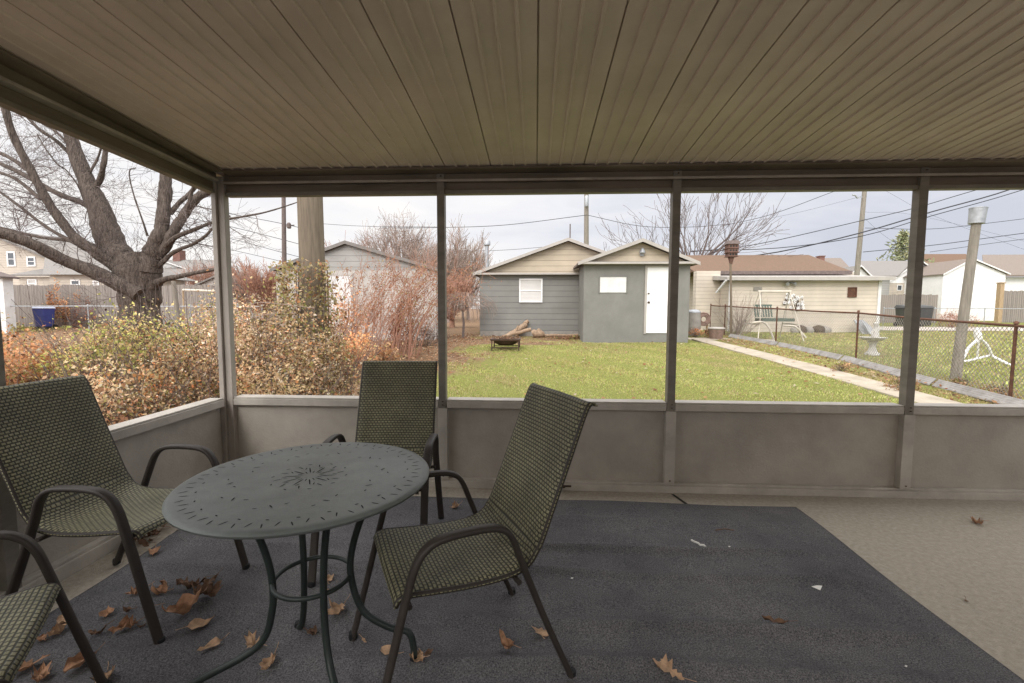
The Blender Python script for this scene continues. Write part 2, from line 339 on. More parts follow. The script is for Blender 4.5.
# roof: pans with ribs and seams
roof = thing('patio_roof', 'tan ribbed metal patio roof seen from below, sloping down to the yard', 'roof', (1, 1, 2.5))
SP = .3214; m = MB(); prof = []
k0 = math.floor((XL - .1) / SP); k1 = math.ceil((XR + .1) / SP)
for k in range(k0, k1):
    x = .0018 + k * SP
    prof += [(x + .004, 0)]
    for fr in (.25, .5, .75):
        c = x + SP * fr; prof += [(c - .008, 0), (c - .005, -.010), (c + .005, -.010), (c + .008, 0)]
    prof += [(x + SP - .004, 0), (x + SP - .003, .016), (x + SP + .003, .016)]
y0, y1 = -1.6, 3.5; vs = []
for (x, dz) in prof: vs += [(x, y0, zc(y0) + dz), (x, y1, zc(y1) + dz)]
m.add(vs, [(2 * i, 2 * i + 2, 2 * i + 3, 2 * i + 1) for i in range(len(prof) - 1)]); m.build('ceiling_panel', 'ceil', roof)
m = MB(); xa, xb = prof[0][0], prof[-1][0]
m.hexa([(xa, y0, zc(y0) + .03), (xb, y0, zc(y0) + .03), (xb, y1, zc(y1) + .03), (xa, y1, zc(y1) + .03), (xa, y0, zc(y0) + .1), (xb, y0, zc(y0) + .1), (xb, y1, zc(y1) + .1), (xa, y1, zc(y1) + .1)])
m.build('roof_deck', 'seam', roof)

def wall_boards(o, P, Q, inward, hz=None):
    """low wall with posts, sill, screens' header between P and Q (2D); inward = unit vector to the porch"""
    pass
bw = thing('porch_wall', 'back porch wall with low grey brown panels under three wide openings and a brown header', 'porch wall', (1, D, 0))
POST = [(-.69, .054), (.983, .056), (2.638, .058)]
xp = [XL] + [p[0] for p in POST] + [XR]
for i in range(4):                                   # knee panels between the posts
    m = MB(); m.box((xp[i] + .03, D + .035, .0), (xp[i + 1] - .03, D + .06, .63)); m.build('knee_panel', 'panel', bw)
for x, w in POST:
    m = MB(); m.box((x - w / 2, D - .012, .066), (x + w / 2, D + .055, 2.318)); m.build('post', 'frame', bw, bevel=.003)
    m = MB(); m.box((x - w / 2 - .006, D - .016, .067), (x + w / 2 + .010, D + .05, .603)); m.build('lit_lower_post', 'frame_l', bw, bevel=.003)  # lower post repeated lighter, painting in the contrast with the backlit upper part
    m = MB()
    for z in (.655, .630, 2.29, .09): m.lathe((x + .004, D - .0185, z), [(.006, -.003), (.006, .003)], 8)
    m.build('screw', 'iron', bw)
for i in range(4):
    a, b = xp[i] + (.05 if i == 0 else .031), xp[i + 1] - .031
    m = MB(); m.box((a, D - .008, .605), (b, D + .033, .655)); m.box((a, D - .003, .6555), (b, D + .10, .668)); m.build('sill', 'frame_l', bw, bevel=.003)
m = MB(); m.box((XL + .06, D - .02, .0), (XR, D + .033, .05)); m.box((XL + .06, D + .0, .0503), (XR, D + .033, .066)); m.build('base_plate', 'frame_l', bw, bevel=.003)
m = MB(); m.box((XL + .05, D - .004, 2.262), (XR, D + .06, 2.34)); m.box((XL + .05, D - .03, 2.248), (XR, D + .05, 2.2615)); m.build('header', 'header', bw, bevel=.002)
m = MB(); m.box((XL + .05, D - .033, 2.2465), (XR, D - .0305, 2.263)); m.build('header_lip', 'cpost', bw)  # paler strip on the lip: its highlight put into the colour
m = MB(); m.box((XL + .05, D + .015, 2.196), (XR, D + .055, 2.2475)); m.build('header_recess', 'header', bw)
m = MB(); m.box((XL + .05, D + .002, 2.168), (XR, D + .058, 2.1955)); m.build('opening_head', 'frame', bw, bevel=.002)
m = MB(); m.hexa([(XL + .1, D - .1, zc(D - .1) - .022), (XR, D - .1, zc(D - .1) - .022), (XR, D + .06, zc(D) - .03), (XL + .1, D + .06, zc(D) - .03), (XL + .1, D - .1, zc(D - .1) - .008), (XR, D - .1, zc(D - .1) - .008), (XR, D + .06, zc(D) - .009), (XL + .1, D + .06, zc(D) - .009)]); m.build('ceiling_channel', 'header', bw)
m = MB(); m.lathe((.2, D - .022, .035), [(.03, -.006), (.03, .006)], 12); m.box((.13, D - .03, .03), (.27, D - .021, .042)); m.build('base_clip', 'iron', bw)

def side_wall(x, sgn, name, label):                    # sgn +1: the porch lies to +x
    w = thing(name, label, 'porch wall', (x, 1, 0))
    def bx(u0, u1, ya, yb, za, zb, m): m.hexa([(x + sgn * a, b, c) for c in (za, zb) for a, b in ((u0, ya), (u1, ya), (u1, yb), (u0, yb))])
    def sl(u0, u1, ya, yb, fa, fb, m): m.hexa([(x + sgn * u0, ya, fa(ya)), (x + sgn * u1, ya, fa(ya)), (x + sgn * u1, yb, fa(yb)), (x + sgn * u0, yb, fa(yb)), (x + sgn * u0, ya, fb(ya)), (x + sgn * u1, ya, fb(ya)), (x + sgn * u1, yb, fb(yb)), (x + sgn * u0, yb, fb(yb))])
    yy = [-1.5, .2, 1.845, D + .06]
    for i in range(3): m = MB(); bx(-.06, -.035, yy[i] + .03, yy[i + 1] - .03, 0, .62, m); m.build('knee_panel', 'panel', w)
    for y in yy[1:3]: m = MB(); bx(-.065, .012, y - .03, y + .03, .07, 2.26 + .04 * (D - y), m); m.build('post', 'frame', w, bevel=.003)
    m = MB(); bx(-.035, .0, D - .035, D + .04, .0, 2.31, m); bx(.0, .05, D - .012, D + .04, .0, 2.31, m); m.build('corner_post', 'cpost', w, bevel=.003)
    for i in range(3):
        m = MB(); a, b = yy[i] + .031, yy[i + 1] - (.031 if i < 2 else .11); bx(-.033, .010, a, b, .602, .655, m); bx(-.10, .004, a, b, .6555, .668, m); m.build('sill', 'frame_l', w, bevel=.003)
    m = MB(); bx(-.033, .022, -1.5, D - .02, 0, .07, m); bx(-.033, .006, -1.5, D - .02, .0703, .088, m); m.build('base_plate', 'frame_l', w, bevel=.003)
    hb = lambda y: 2.18 + .048 * (D - y)
    m = MB(); sl(-.06, .004, -1.5, D - .02, lambda y: hb(y) + .10, lambda y: zc(y) + .01, m); m.build('header', 'header', w, bevel=.002); m = MB(); sl(-.05, .035, -1.5, D - .035, lambda y: hb(y) + .083, lambda y: hb(y) + .0995, m); m.build('header_lip', 'cpost', w, bevel=.002)  # side lip also paler than the beam, a lit edge given by colour
    m = MB(); sl(-.055, -.015, -1.5, D - .02, lambda y: hb(y) + .024, lambda y: hb(y) + .0825, m); m.build('header_recess', 'header', w)
    m = MB(); sl(-.058, -.002, -1.5, D - .02, hb, lambda y: hb(y) + .0235, m); m.build('opening_head', 'frame', w, bevel=.002)
    m = MB(); sl(.005, .10, -1.5, D - .1, lambda y: zc(y) - .024, lambda y: zc(y) - .008, m); m.build('ceiling_channel', 'header', w)
    return w
side_wall(XL, 1, 'porch_wall', 'left porch wall with low panels and pale sill, opening towards the big bare tree')
side_wall(XR, -1, 'porch_wall', 'right end wall of the porch with low panels and brown header')

t = thing('unseen_house_wall', 'unseen pale sided house wall set back behind the patio', 'wall', (1, -2.9, 0))  # out of view; set back from the roof edge to let sky light in
m = MB(); m.box((-6, -3.05, -.2), (9, -2.9, 2.9)); m.build('siding', 'hwall', t)
# ------------------------------------------------------------------ rug
def rugz(x, y):
    w = 0
    for (yc, a, s, ph) in ((2.44, .010, .030, .3), (2.20, .011, .034, 1.1), (2.80, .004, .03, 2.), (1.60, .009, .04, .5), (1.86, .009, .034, 4.)):
        c = yc + .022 * math.sin(x * 1.3 + ph) + .007 * math.sin(x * 5 + ph)
        w += a * math.exp(-((y - c) / s) ** 2) * (.78 + .22 * math.sin(x * 1.9 + ph * 3)) * (1 if x > -.4 else .5)
    w += .0025 * (1 + math.sin(x * 3.3) * math.sin(y * 4.7))
    return .009 + max(0, w) * 3.4
nX, nY = 120, 300; vs = []
for j in range(nY + 1):
    t = j / nY; y = -1.2 + t * (3.095 + 1.2)
    xl = -2.17 - .05 * math.sin(y * 2.2 + .3) + (max(0, y - 2.55) * .0)
    xr = 1.768 + .008 * math.sin(y * 5)
    for i in range(nX + 1):
        x = xl + (xr - xl) * i / nX; yy = y
        if j == nY: yy = y - .012 * math.sin(x * 2.1) - .006 * x
        e = min(i, nX - i, nY - j); k_ = min(1, (nX - i) / 10) ** .6; vs.append((x, yy, .009 + (rugz(x, yy) - .009) * k_ if e else .009))
n = nX + 1; fs = [(j * n + i, j * n + i + 1, (j + 1) * n + i + 1, (j + 1) * n + i) for j in range(nY) for i in range(nX)]
edge = [(i) for i in range(nX + 1)]
m = MB(); m.add(vs, fs); o = m.build('carpet', 'rug', smooth=True)
sd = o.modifiers.new('thick', 'SOLIDIFY'); sd.thickness = .0055; sd.offset = -1
tag(o, 'large charcoal carpet with soft creases laid over the patio slab', 'carpet')

# ------------------------------------------------------------------ table
tc_ = (-.815, 1.57)
tb = thing('patio_table', 'round grey green metal patio table with pierced top and curved legs', 'table', (tc_[0], tc_[1], 0), R(8))
m = MB(); Rt = .426
m.lathe((0, 0, .74), [(.02, -.006), (Rt - .03, -.007), (Rt - .022, -.016), (Rt - .008, -.020), (Rt - .001, -.015), (Rt + .001, -.008), (Rt - .004, -.002), (Rt - .014, .0005), (Rt - .03, 0), (.3, -.0012), (.001, -.0008)], 96)
m.mi = 1
def slot(r, a, l, w, ta):                      # pierced slot: radius, angle, length, width, own turn
    c = Vector((r * math.cos(a), r * math.sin(a), .7404)); d = Vector((math.cos(a + ta), math.sin(a + ta), 0)) * l / 2; e = Vector((-d.y, d.x, 0)).normalized() * w / 2
    m.add([c - d, c - d * .4 + e, c + d * .5 + e * .8, c + d, c + d * .5 - e * .8, c - d * .4 - e], [(0, 5, 4, 3, 2, 1)])
for k in range(60):
    a = 2 * math.pi * k / 60; slot(.375 + .008 * (k % 2), a, .032, .0046, .3 if k % 2 else -.3)
for k in range(26):
    a = 2 * math.pi * (k + .5) / 26; slot(.345, a, .014, .005, 1.3)
for k in range(10):
    a = 2 * math.pi * k / 10 + .2
    slot(.255, a, .028, .0046, .8); slot(.235, a + .16, .018, .004, 2.2); slot(.275, a - .15, .016, .004, 1.9)
for k in range(10):
    a = 2 * math.pi * k / 10; slot(.062, a, .065, .0046, .05); slot(.105, a + .31, .032, .004, .3); slot(.04, a + .31, .024, .0035, 0); slot(.128, a, .018, .004, 1.2); slot(.085, a + .16, .022, .0035, -.4)
m.build('tabletop', ['ttop', 'slot'], tb, local=True, smooth=True)
def bez(P, n=28):
    P = [Vector(p) for p in P]; out = []
    Q = [P[0] * 2 - P[1]] + P + [P[-1] * 2 - P[-2]]
    for i in range(1, len(Q) - 2):
        for k in range(n // (len(P) - 1) + 1):
            t = k / (n // (len(P) - 1) + 1); a, b, c, d = Q[i - 1:i + 3]
            out.append(.5 * ((2 * b) + (-a + c) * t + (2 * a - 5 * b + 4 * c - d) * t * t + (-a + 3 * b - 3 * c + d) * t ** 3))
    return out + [P[-1]]
for ang, fr in ((200 - 8, .44), (311 - 8, .40), (6 - 8, .36), (131 - 8, .25)):
    c, s = math.cos(R(ang)), math.sin(R(ang))
    pr = [(.345, .722), (.295, .716), (.235, .68), (.19, .61), (.155, .50), (.135, .38), (.140, .25), (.19 if fr > .3 else .165, .13), (fr - .07 if fr > .3 else .21, .05), (fr + .01, .012)]
    if ang in (-2,): pr = [(.31, .722), (.26, .70), (.19, .60), (.142, .45), (.140, .34), (.18, .22), (.27, .155), (.345, .13), (.365, .06), (.365, .012)]
    tw = lambda z: R(17) * max(0, min(1, (z - .3) / .4)) if ang == 192 else 0
    m = MB(); m.tube(bez([(r * math.cos(R(ang) + tw(z)), r * math.sin(R(ang) + tw(z)), z) for r, z in pr], 48), .0125, 10)
    lg = m.build('leg', 'tleg', tb, local=True, smooth=True)
    m = MB(); r_, z_ = pr[-1]; m.lathe((r_ * c, r_ * s, 0.011), [(.016, 0), (.017, .008), (.014, .024)], 12); f = m.build('rubber_foot', 'rubber', lg, local=True, smooth=True)
m = MB(); m.tube([(.134 * math.cos(t), .134 * math.sin(t), .36) for t in np.linspace(0, 2 * math.pi, 49)], .0085, 8, caps=False); m.build('brace_ring', 'tleg', tb, local=True, smooth=True)
m = MB(); m.tube([(.315 * math.cos(t), .315 * math.sin(t), .722) for t in np.linspace(0, 2 * math.pi, 49)], .008, 8, caps=False); m.build('support_ring', 'tleg', tb, local=True, smooth=True)

# ------------------------------------------------------------------ chairs
def make_chair(label):
    t = thing('patio_chair', label, 'chair', (0, 0, 0), 0, 'olive woven patio chairs')
    prof = bez([(-.475, .985), (-.452, .992), (-.425, .955), (-.36, .80), (-.29, .63), (-.24, .505), (-.205, .452), (-.14, .432), (-.02, .432), (.12, .444), (.20, .452), (.232, .447), (.246, .428)] and
               [Vector((a, 0, b)) for a, b in [(-.475, .982), (-.455, .994), (-.430, .965), (-.365, .80), (-.298, .63), (-.247, .505), (-.208, .455), (-.14, .434), (-.02, .432), (.12, .444), (.20, .453), (.232, .448), (.246, .428)]], 60)
    L = [0]
    for a, b in zip(prof, prof[1:]): L.append(L[-1] + (b - a).length)
    nv = 12; vs = []; uv = []
    for p, l in zip(prof, L):
        w = .237
        nrm = 0
        for j in range(nv + 1):
            v = math.sin(math.pi / 2 * (-1 + 2 * j / nv)); sag = .012 * (1 - v * v) + .013 * max(0, (abs(v) - .93) / .07)
            q = Vector((p.x - (sag if p.z > .5 else 0), v * w, p.z - (sag if p.z <= .5 else 0))); vs.append(q); uv.append((v * w + 1, l))
    n = nv + 1; fs = [(i * n + j, i * n + j + 1, (i + 1) * n + j + 1, (i + 1) * n + j) for i in range(len(prof) - 1) for j in range(nv)]
    m = MB(); m.add(vs, fs); o = m.build('sling', 'weave', t, local=True, smooth=True)
    ul = o.data.uv_layers.new(name='UVMap')
    for lp in o.data.loops: ul.data[lp.index].uv = uv[lp.vertex_index]
    sd = o.modifiers.new('thick', 'SOLIDIFY'); sd.thickness = .005; sd.offset = 0
    for s in (-1, 1):
        m = MB(); m.tube([p + Vector((-.012 if p.z > .5 else -.004, s * .228, -.012 if p.z <= .5 else -.004)) for p in prof[7:]], .0095, 8); m.build('side_rail', 'bronze', t, local=True, smooth=True)
        arm = bez([Vector((a, s * w, z)) for a, z, w in [(.332, .0, .264), (.275, .22, .264), (.215, .455, .264), (.185, .555, .266), (.148, .605, .268), (.09, .626, .27), (-.03, .629, .27), (-.095, .615, .268), (-.135, .575, .266), (-.175, .475, .262), (-.265, .25, .262), (-.375, 0, .262)]], 66)
        m = MB(); m.tube(arm, .01, 12, flat=(.019, .0105, (0, 1, 0))); m.build('arm_and_legs', 'bronze', t, local=True, smooth=True)
        for a in (.331, -.374):
            m = MB(); m.lathe((a, s * .263, 0.0), [(.017, 0.0005), (.018, .01), (.0165, .026)], 12); m.build('foot_cap', 'rubber', t, local=True, smooth=True)
    for x, z in ((.205, .425), (-.165, .41)):
        m = MB(); m.tube([(x, -.262, z), (x, -.12, z - .006), (x, .12, z - .006), (x, .262, z)], .0095, 8); m.build('crossbar', 'bronze', t, local=True, smooth=True)
    m = MB(); m.tube([(-.462, -.222, .976), (-.463, 0, .974), (-.462, .222, .976)], .007, 8); m.build('top_rail', 'bronze', t, local=True, smooth=True)
    return t
def children(o): return [c for c in bpy.data.objects if c.parent == o]
def copy_tree(o, parent=None):
    c = o.copy(); col.objects.link(c)
    if parent: c.parent = parent
    for ch in children(o): copy_tree(ch, c)
    return c
chair0 = make_chair('olive woven patio chair right of the round table, in front of the back wall')
spots = [((-.316, 1.631), 3.617, 'olive woven patio chair nearest the middle of the porch, right of the round table'),
         ((-1.807, 1.905), -.015, 'olive woven patio chair standing beside the left wall, facing the table'),
         ((-.827, 2.386), -1.497, 'olive woven patio chair behind the round table with its back to the yard'),
         ((-1.60, 1.01), .638, 'olive woven patio chair cut off at the lower left corner')]
for i, ((x, y), a, lb) in enumerate(spots):
    c = chair0 if i == 0 else copy_tree(chair0)
    c.location = (x, y, .013); c.rotation_euler = (0, 0, a); c['label'] = lb

# ------------------------------------------------------------------ leaves and litter on the floor
LOBES = {
 'oak': [(0, -.5), (.05, -.42), (.17, -.36), (.10, -.26), (.30, -.20), (.16, -.08), (.40, .02), (.18, .10), (.33, .26), (.12, .27), (.10, .42), (0, .52)],
 'maple': [(0, -.5), (.03, -.34), (.26, -.36), (.20, -.22), (.48, -.12), (.36, -.02), (.44, .12), (.22, .10), (.17, .24), (.20, .36), (.08, .34), (0, .52)],
 'plain': [(0, -.5), (.03, -.40), (.14, -.30), (.24, -.12), (.27, .05), (.22, .22), (.10, .40), (0, .52)]}
def leafmesh(kind, size, curl, seed):
    r = random.Random(seed); h = LOBES[kind]; out = []
    m = MB(); rows = len(h); cross = (-1, -.66, -.33, 0, .33, .66, 1); vs = []
    twist = r.uniform(-.5, .5); asym = r.uniform(.7, 1.2); cv = r.uniform(.6, 1.3) * curl; cl = r.uniform(-.3, 1.) * curl
    for i, (w, y) in enumerate(h):
        for c in cross:
            ww = w * (asym if c > 0 else 1) * r.uniform(.9, 1.1); x = c * ww
            a = x * 3.2 * cv * (1 + .5 * math.sin(y * 5 + seed)); X_ = math.sin(a) / 3.2 / cv if cv > .05 else x
            z = (1 - math.cos(a)) / 3.2 / max(cv, .1) + cl * y * y * .8 + r.uniform(-.03, .04) * curl + twist * x * y + .07 * curl * math.sin(x * 14 + seed) * math.sin(y * 11 + seed * 2) + .35 * max(0, curl - .5) * abs(y) ** 1.5
            vs.append(Vector((X_ * size, y * size * (1 - .12 * curl), z * size)))
    mn = min(v.z for v in vs); vs = [v - Vector((0, 0, mn)) for v in vs]; n = 7
    m.add(vs, [(i * n + j, i * n + j + 1, (i + 1) * n + j + 1, (i + 1) * n + j) for i in range(rows - 1) for j in range(n - 1)])
    m.tube([vs[3] + Vector((0, .01, 0)), vs[3] + Vector((.004, -.012, .004)), vs[3] + Vector((.01, -.3 * size, .01))], .0011, 4)
    return m
leaves = [
 # px, py, size cm, kind, material, curl, label
 (62.7, 622, 7.5, 'plain', 'leafB', .7, 'long tan dry leaf on the carpet behind the lower left chair leg'),
 (58, 633, 7, 'maple', 'leafB', .9, 'wrinkled tan leaf just under the long tan one by the lower left chair'),
 (107.5, 616, 5.5, 'plain', 'leafA', .8, 'small upright orange brown leaf left of the left chair front leg'),
 (127.7, 613, 4.5, 'plain', 'leafC', 1.2, 'tiny dark balled leaf left of the left chair front leg'),
 (123, 632, 8, 'maple', 'leafA', .9, 'thick orange brown leaf nearest the foot of the left chair'),
 (98.5, 636, 5.5, 'oak', 'leafC', .8, 'flat dark leaf left of the thick orange brown leaf'),
 (141, 629, 3, 'plain', 'leafC', .9, 'very small dark leaf touching the left chair front leg'),
 (137, 596, 6.5, 'oak', 'leafA', .7, 'dull brown leaf half behind the left chair front leg'),
 (161, 594, 8, 'maple', 'leafA', .7, 'jagged orange leaf just right of the left chair front leg'),
 (154.5, 554, 7, 'plain', 'leafA', .8, 'flat brown leaf on the carpet edge near the left wall'),
 (146, 548, 5, 'plain', 'leafC', 1., 'dark sliver of leaf at the carpet edge near the left wall'),
 (27, 670, 10, 'maple', 'leafA', .8, 'large brown leaf at the bottom left corner under the chair'),
 (40, 680, 8, 'maple', 'leafA', .8, 'rust leaf at the bottom edge beside the lower left chair leg'),
 (81, 667, 9.5, 'plain', 'leafA', .9, 'long curled rust leaf right of the lower left chair leg'),
 (104, 681, 7, 'maple', 'leafB', .6, 'tan leaf cut by the bottom edge, right of the lower left chair leg'),
 (27, 631, 7, 'plain', 'leafC', .7, 'dark leaf beside the woven seat of the lower left chair'),
 (17, 640, 6, 'plain', 'leafC', .8, 'dark leaf almost hidden by the lower left chair seat'),
 (41, 642, 5, 'maple', 'leafA', .8, 'small brown leaf touching the lower left chair leg'),
 (190, 588, 11, 'oak', 'leafC', 1., 'dark crumpled leaf at the left end of the leaf cluster under the table'),
 (210, 582, 7.5, 'plain', 'leafC', .9, 'almost black flat leaf topmost of the cluster under the table'),
 (205, 600, 12, 'maple', 'leafC', 1., 'big dark brown curled leaf in the middle of the cluster under the table'),
 (181, 618, 12, 'plain', 'leafA', 1.1, 'long rolled rust leaf pointing down left from the cluster'),
 (200, 628, 8, 'plain', 'leafB', .5, 'flat tan leaf right below the long rolled rust leaf'),
 (210, 651, 7.5, 'plain', 'leafB', .9, 'folded tan leaf left of the curved table leg'),
 (253, 648, 8.5, 'maple', 'leafB', .7, 'broad tan leaf just right of the curved left table leg'),
 (269, 666, 7, 'maple', 'leafB', .9, 'thick tan leaf in front of the broad tan leaf under the table'),
 (337, 613, 7.5, 'maple', 'leafB', .6, 'pale tan leaf between the front table leg and the middle chair'),
 (312, 634, 5.5, 'plain', 'leafC', 1.1, 'dark curled leaf beside the back table foot'),
 (328.5, 579, 5.5, 'maple', 'leafB', .7, 'tan leaf seen through the brace ring of the table'),
 (329, 592, 3.5, 'plain', 'leafB', .6, 'small tan leaf just below the brace ring of the table'),
 (364, 640, 2.8, 'plain', 'leafB', .5, 'very small tan leaf at the far front foot of the middle chair'),
 (389.6, 651, 7, 'plain', 'leafB', .4, 'pointed tan leaf left of the middle chair front leg'),
 (419, 662, 6.5, 'maple', 'leafB', .8, 'tan leaf at the right foot of the table'),
 (428.5, 659, 3.5, 'plain', 'leafC', .8, 'dark scrap of leaf right of the table foot'),
 (455, 506.5, 6, 'maple', 'leafB', .6, 'tan leaf at the far edge of the carpet behind the middle chair'),
 (542.4, 632.5, 6.5, 'maple', 'leafB', .3, 'pale flat leaf beside the rear leg of the middle chair'),
 (508, 649, 9, 'plain', 'leafA', 1.3, 'rolled rust brown leaf between the legs of the middle chair'),
 (775, 625, 8, 'plain', 'leafC', .9, 'curled brown leaf alone on the open right part of the carpet'),
 (668, 676, 9, 'oak', 'leafB', .4, 'lobed oak leaf at the bottom edge right of the middle chair'),
 (978, 521, 7, 'oak', 'leafA', .8, 'reddish brown leaf on the bare concrete at the right'),
 (966, 597.7, 2.2, 'plain', 'leafC', .6, 'tiny dark leaf scrap on the bare concrete at the right'),
]
for i, (px, py, sz, kd, mt, cu, lb) in enumerate(leaves):
    p = atz(px, py, .02); on = p.x < 1.76 and p.x > -2.17 and p.y < 3.09
    z = (rugz(p.x, p.y) + .004) if on else .003
    me = leafmesh(kd, sz / 100 * 1.38, cu * 1.4, 100 + i); t = thing('dried_leaf', lb, 'dried leaf', (p.x, p.y, z), rng.uniform(0, 6.28), 'dried leaves blown onto the porch floor')
    # single mesh object instead of an empty
    bpy.data.objects.remove(t)
    o = me.build('dried_leaf', mt, smooth=True); o.location = (p.x, p.y, z); o.rotation_euler = (rng.uniform(-.15, .15), rng.uniform(-.15, .15), rng.uniform(0, 6.28))
    tag(o, lb, 'dried leaf', 'dried leaves blown onto the porch floor')
# heap of leaves against the left wall
m = MB()
for k in range(26):
    c = atz(114 + rng.uniform(-7, 7), 550, .02); c = Vector((XL + .06 + abs(rng.gauss(0, .07)), 2.47 + rng.gauss(0, .09), .004 + rng.random() * .12))
    q = leafmesh(rng.choice(['oak', 'maple', 'plain']), rng.uniform(.05, .09), 1., k); Mx = Matrix.Translation(c) @ Matrix.Rotation(rng.uniform(-1.3, 1.3), 4, 'X') @ Matrix.Rotation(rng.uniform(0, 6), 4, 'Z')
    m.mi = rng.choice([0, 0, 1]); m.add([Mx @ Vector(v) for v in q.v], q.f)
for v in range(len(m.v)): m.v[v] = (max(m.v[v][0], XL + .025), m.v[v][1], max(m.v[v][2], .004))
tag(m.build('leaf_heap', ['leafC', 'leafA']), 'heap of dark dried leaves against the base of the left wall', 'leaf heap', kind='stuff')
def scrap(name, px, py, pts, mt, lb, cat):
    p = atz(px, py, .015); z = rugz(p.x, p.y) + .003; m = MB(); vs = [Vector((a, b, c)) for a, b, c in pts]
    m.add(vs + [v + Vector((0, 0, .0012)) for v in vs], [tuple(range(len(vs) - 1, -1, -1)), tuple(range(len(vs), 2 * len(vs)))] + [(i, (i + 1) % len(vs), len(vs) + (i + 1) % len(vs), len(vs) + i) for i in range(len(vs))])
    o = m.build(name, mt); o.location = (p.x, p.y, z); return tag(o, lb, cat)
scrap('paper_scrap', 818, 590.6, [(-.022, .014, 0), (0, -.016, .001), (.026, .012, .006), (.004, .017, .004)], 'paper', 'white triangular paper scrap on the carpet', 'litter')
m = MB(); m.tube([(-.03, .035, .008), (-.022, .01, .012), (-.005, 0, .01), (.002, -.012, .006), (.02, -.015, .008), (.026, -.03, .006), (.004, -.035, .004)], .0055, 6)
p = atz(699, 548, .015); o = m.build('paper_wrapper', 'paper', smooth=True); o.location = (p.x, p.y, rugz(p.x, p.y) + .013); tag(o, 'white crumpled wrapper on the far part of the carpet', 'litter')
m = MB(); m.tube([(-.06, 0, .006), (0, .008, .012), (.05, .004, .006)], .003, 6); p = atz(725.5, 533, .01); o = m.build('twig', 'leafC'); o.location = (p.x, p.y, rugz(p.x, p.y) + .003); tag(o, 'short dark twig on the far part of the carpet', 'twig')
scrap('paper_crumb', 729, 553, [(-.006, 0, 0), (0, -.006, 0), (.007, 0, .002), (0, .006, 0)], 'paper', 'tiny white crumb right of the crumpled wrapper', 'litter')
scrap('paper_crumb', 572, 579, [(-.007, 0, 0), (0, -.005, 0), (.007, 0, .002), (0, .008, 0)], 'paper', 'tiny white crumb on the carpet right behind the middle chair', 'litter')
scrap('paper_crumb', 906, 666, [(-.005, 0, 0), (0, -.004, 0), (.005, 0, .002), (0, .004, 0)], 'paper', 'tiny white crumb near the right edge of the carpet', 'litter')

# ------------------------------------------------------------------ vegetation helpers
def grow(m, p, d, L, r, depth, spread=.5, up=.15, n=3, seglen=None, thin=.62, tip=.0035, kids=(2, 3), wob=.16, droop=0):
    """recursive limb: a wavering tube that throws side branches"""
    pts = [Vector(p)]; rs = [r]; d = Vector(d).normalized(); k = 4 if depth > 1 else 3
    for i in range(k):
        d = (d + Vector((rng.gauss(0, wob), rng.gauss(0, wob), rng.gauss(0, wob) + up * .3 - droop))).normalized()
        pts.append(pts[-1] + d * L / k); rs.append(max(tip, r * (1 - .5 * (i + 1) / k)))
    m.tube(pts, rs, 3 if r < .03 else (5 if r < .08 else 7), caps=False)
    if depth <= 0: return
    for i in range(rng.randint(*kids) + (1 if depth > 2 else 0)):
        j = rng.randint(1, k); t = rng.random()
        q = pts[j - 1].lerp(pts[j], t); s = Vector((rng.gauss(0, 1), rng.gauss(0, 1), rng.gauss(0, .6))); s = (s - d * s.dot(d)).normalized()
        nd = (d * (1 - spread * .5) + s * spread + Vector((0, 0, up))).normalized()
        grow(m, q, nd, L * rng.uniform(.55, .85), max(tip, rs[j] * thin), depth - 1, spread, up, n, None, thin, tip, kids, wob, droop)
    grow(m, pts[-1], d, L * .7, max(tip, rs[-1] * .8), depth - 1, spread, up, n, None, thin, tip, kids, wob, droop)
def bare_tree(label, base, h, r, depth, mt, lean=(0, 0, 1), spread=.6, up=.2, trunk=.28, limbs=5, group=None, tip=.006, name='bare_tree', kids=(2, 3), droop=0):
    t = thing(name, label, 'tree', base, 0, group); b = Vector(base)
    m = MB(); top = b + Vector(lean).normalized() * h * trunk; m.tube([b - Vector((0, 0, .1)), b.lerp(top, .15), b.lerp(top, .5), top], [r * 1.5, r * 1.1, r * .95, r * .85], 8); m.build('trunk', mt, t, smooth=True)
    m = MB()
    for i in range(limbs):
        a = 2 * math.pi * (i + rng.random() * .6) / limbs; e = rng.uniform(.35, 1.) * spread
        grow(m, b.lerp(top, rng.uniform(.75, 1)), (math.cos(a) * e, math.sin(a) * e, 1), h * rng.uniform(.28, .36), r * .55, depth, spread, up, tip=tip, kids=kids, droop=droop)
    m.build('crown', mt, t)
    return t
DRY = [(3, (.40, .27, .15)), (2.4, (.29, .16, .09)), (2.4, (.50, .39, .24)), (1.8, (.27, .24, .09)), (2, (.09, .06, .04)), (.8, (.60, .52, .40)), (.9, (.42, .19, .08))]
GRN = [(2, (.27, .28, .08)), (2.4, (.40, .37, .12)), (2, (.45, .34, .16)), (1.4, (.12, .13, .04)), (1, (.52, .44, .26)), (1, (.30, .15, .07))]
ORG_ = [(3, (.43, .21, .10)), (2, (.33, .15, .07)), (1.6, (.55, .32, .17)), (1, (.15, .07, .04)), (.7, (.3, .25, .1))]
WHT = [(3, (.48, .35, .23)), (2, (.56, .42, .28)), (1.2, (.64, .55, .44)), (2, (.16, .11, .06)), (1.2, (.32, .28, .12)), (1.8, (.38, .2, .11))]
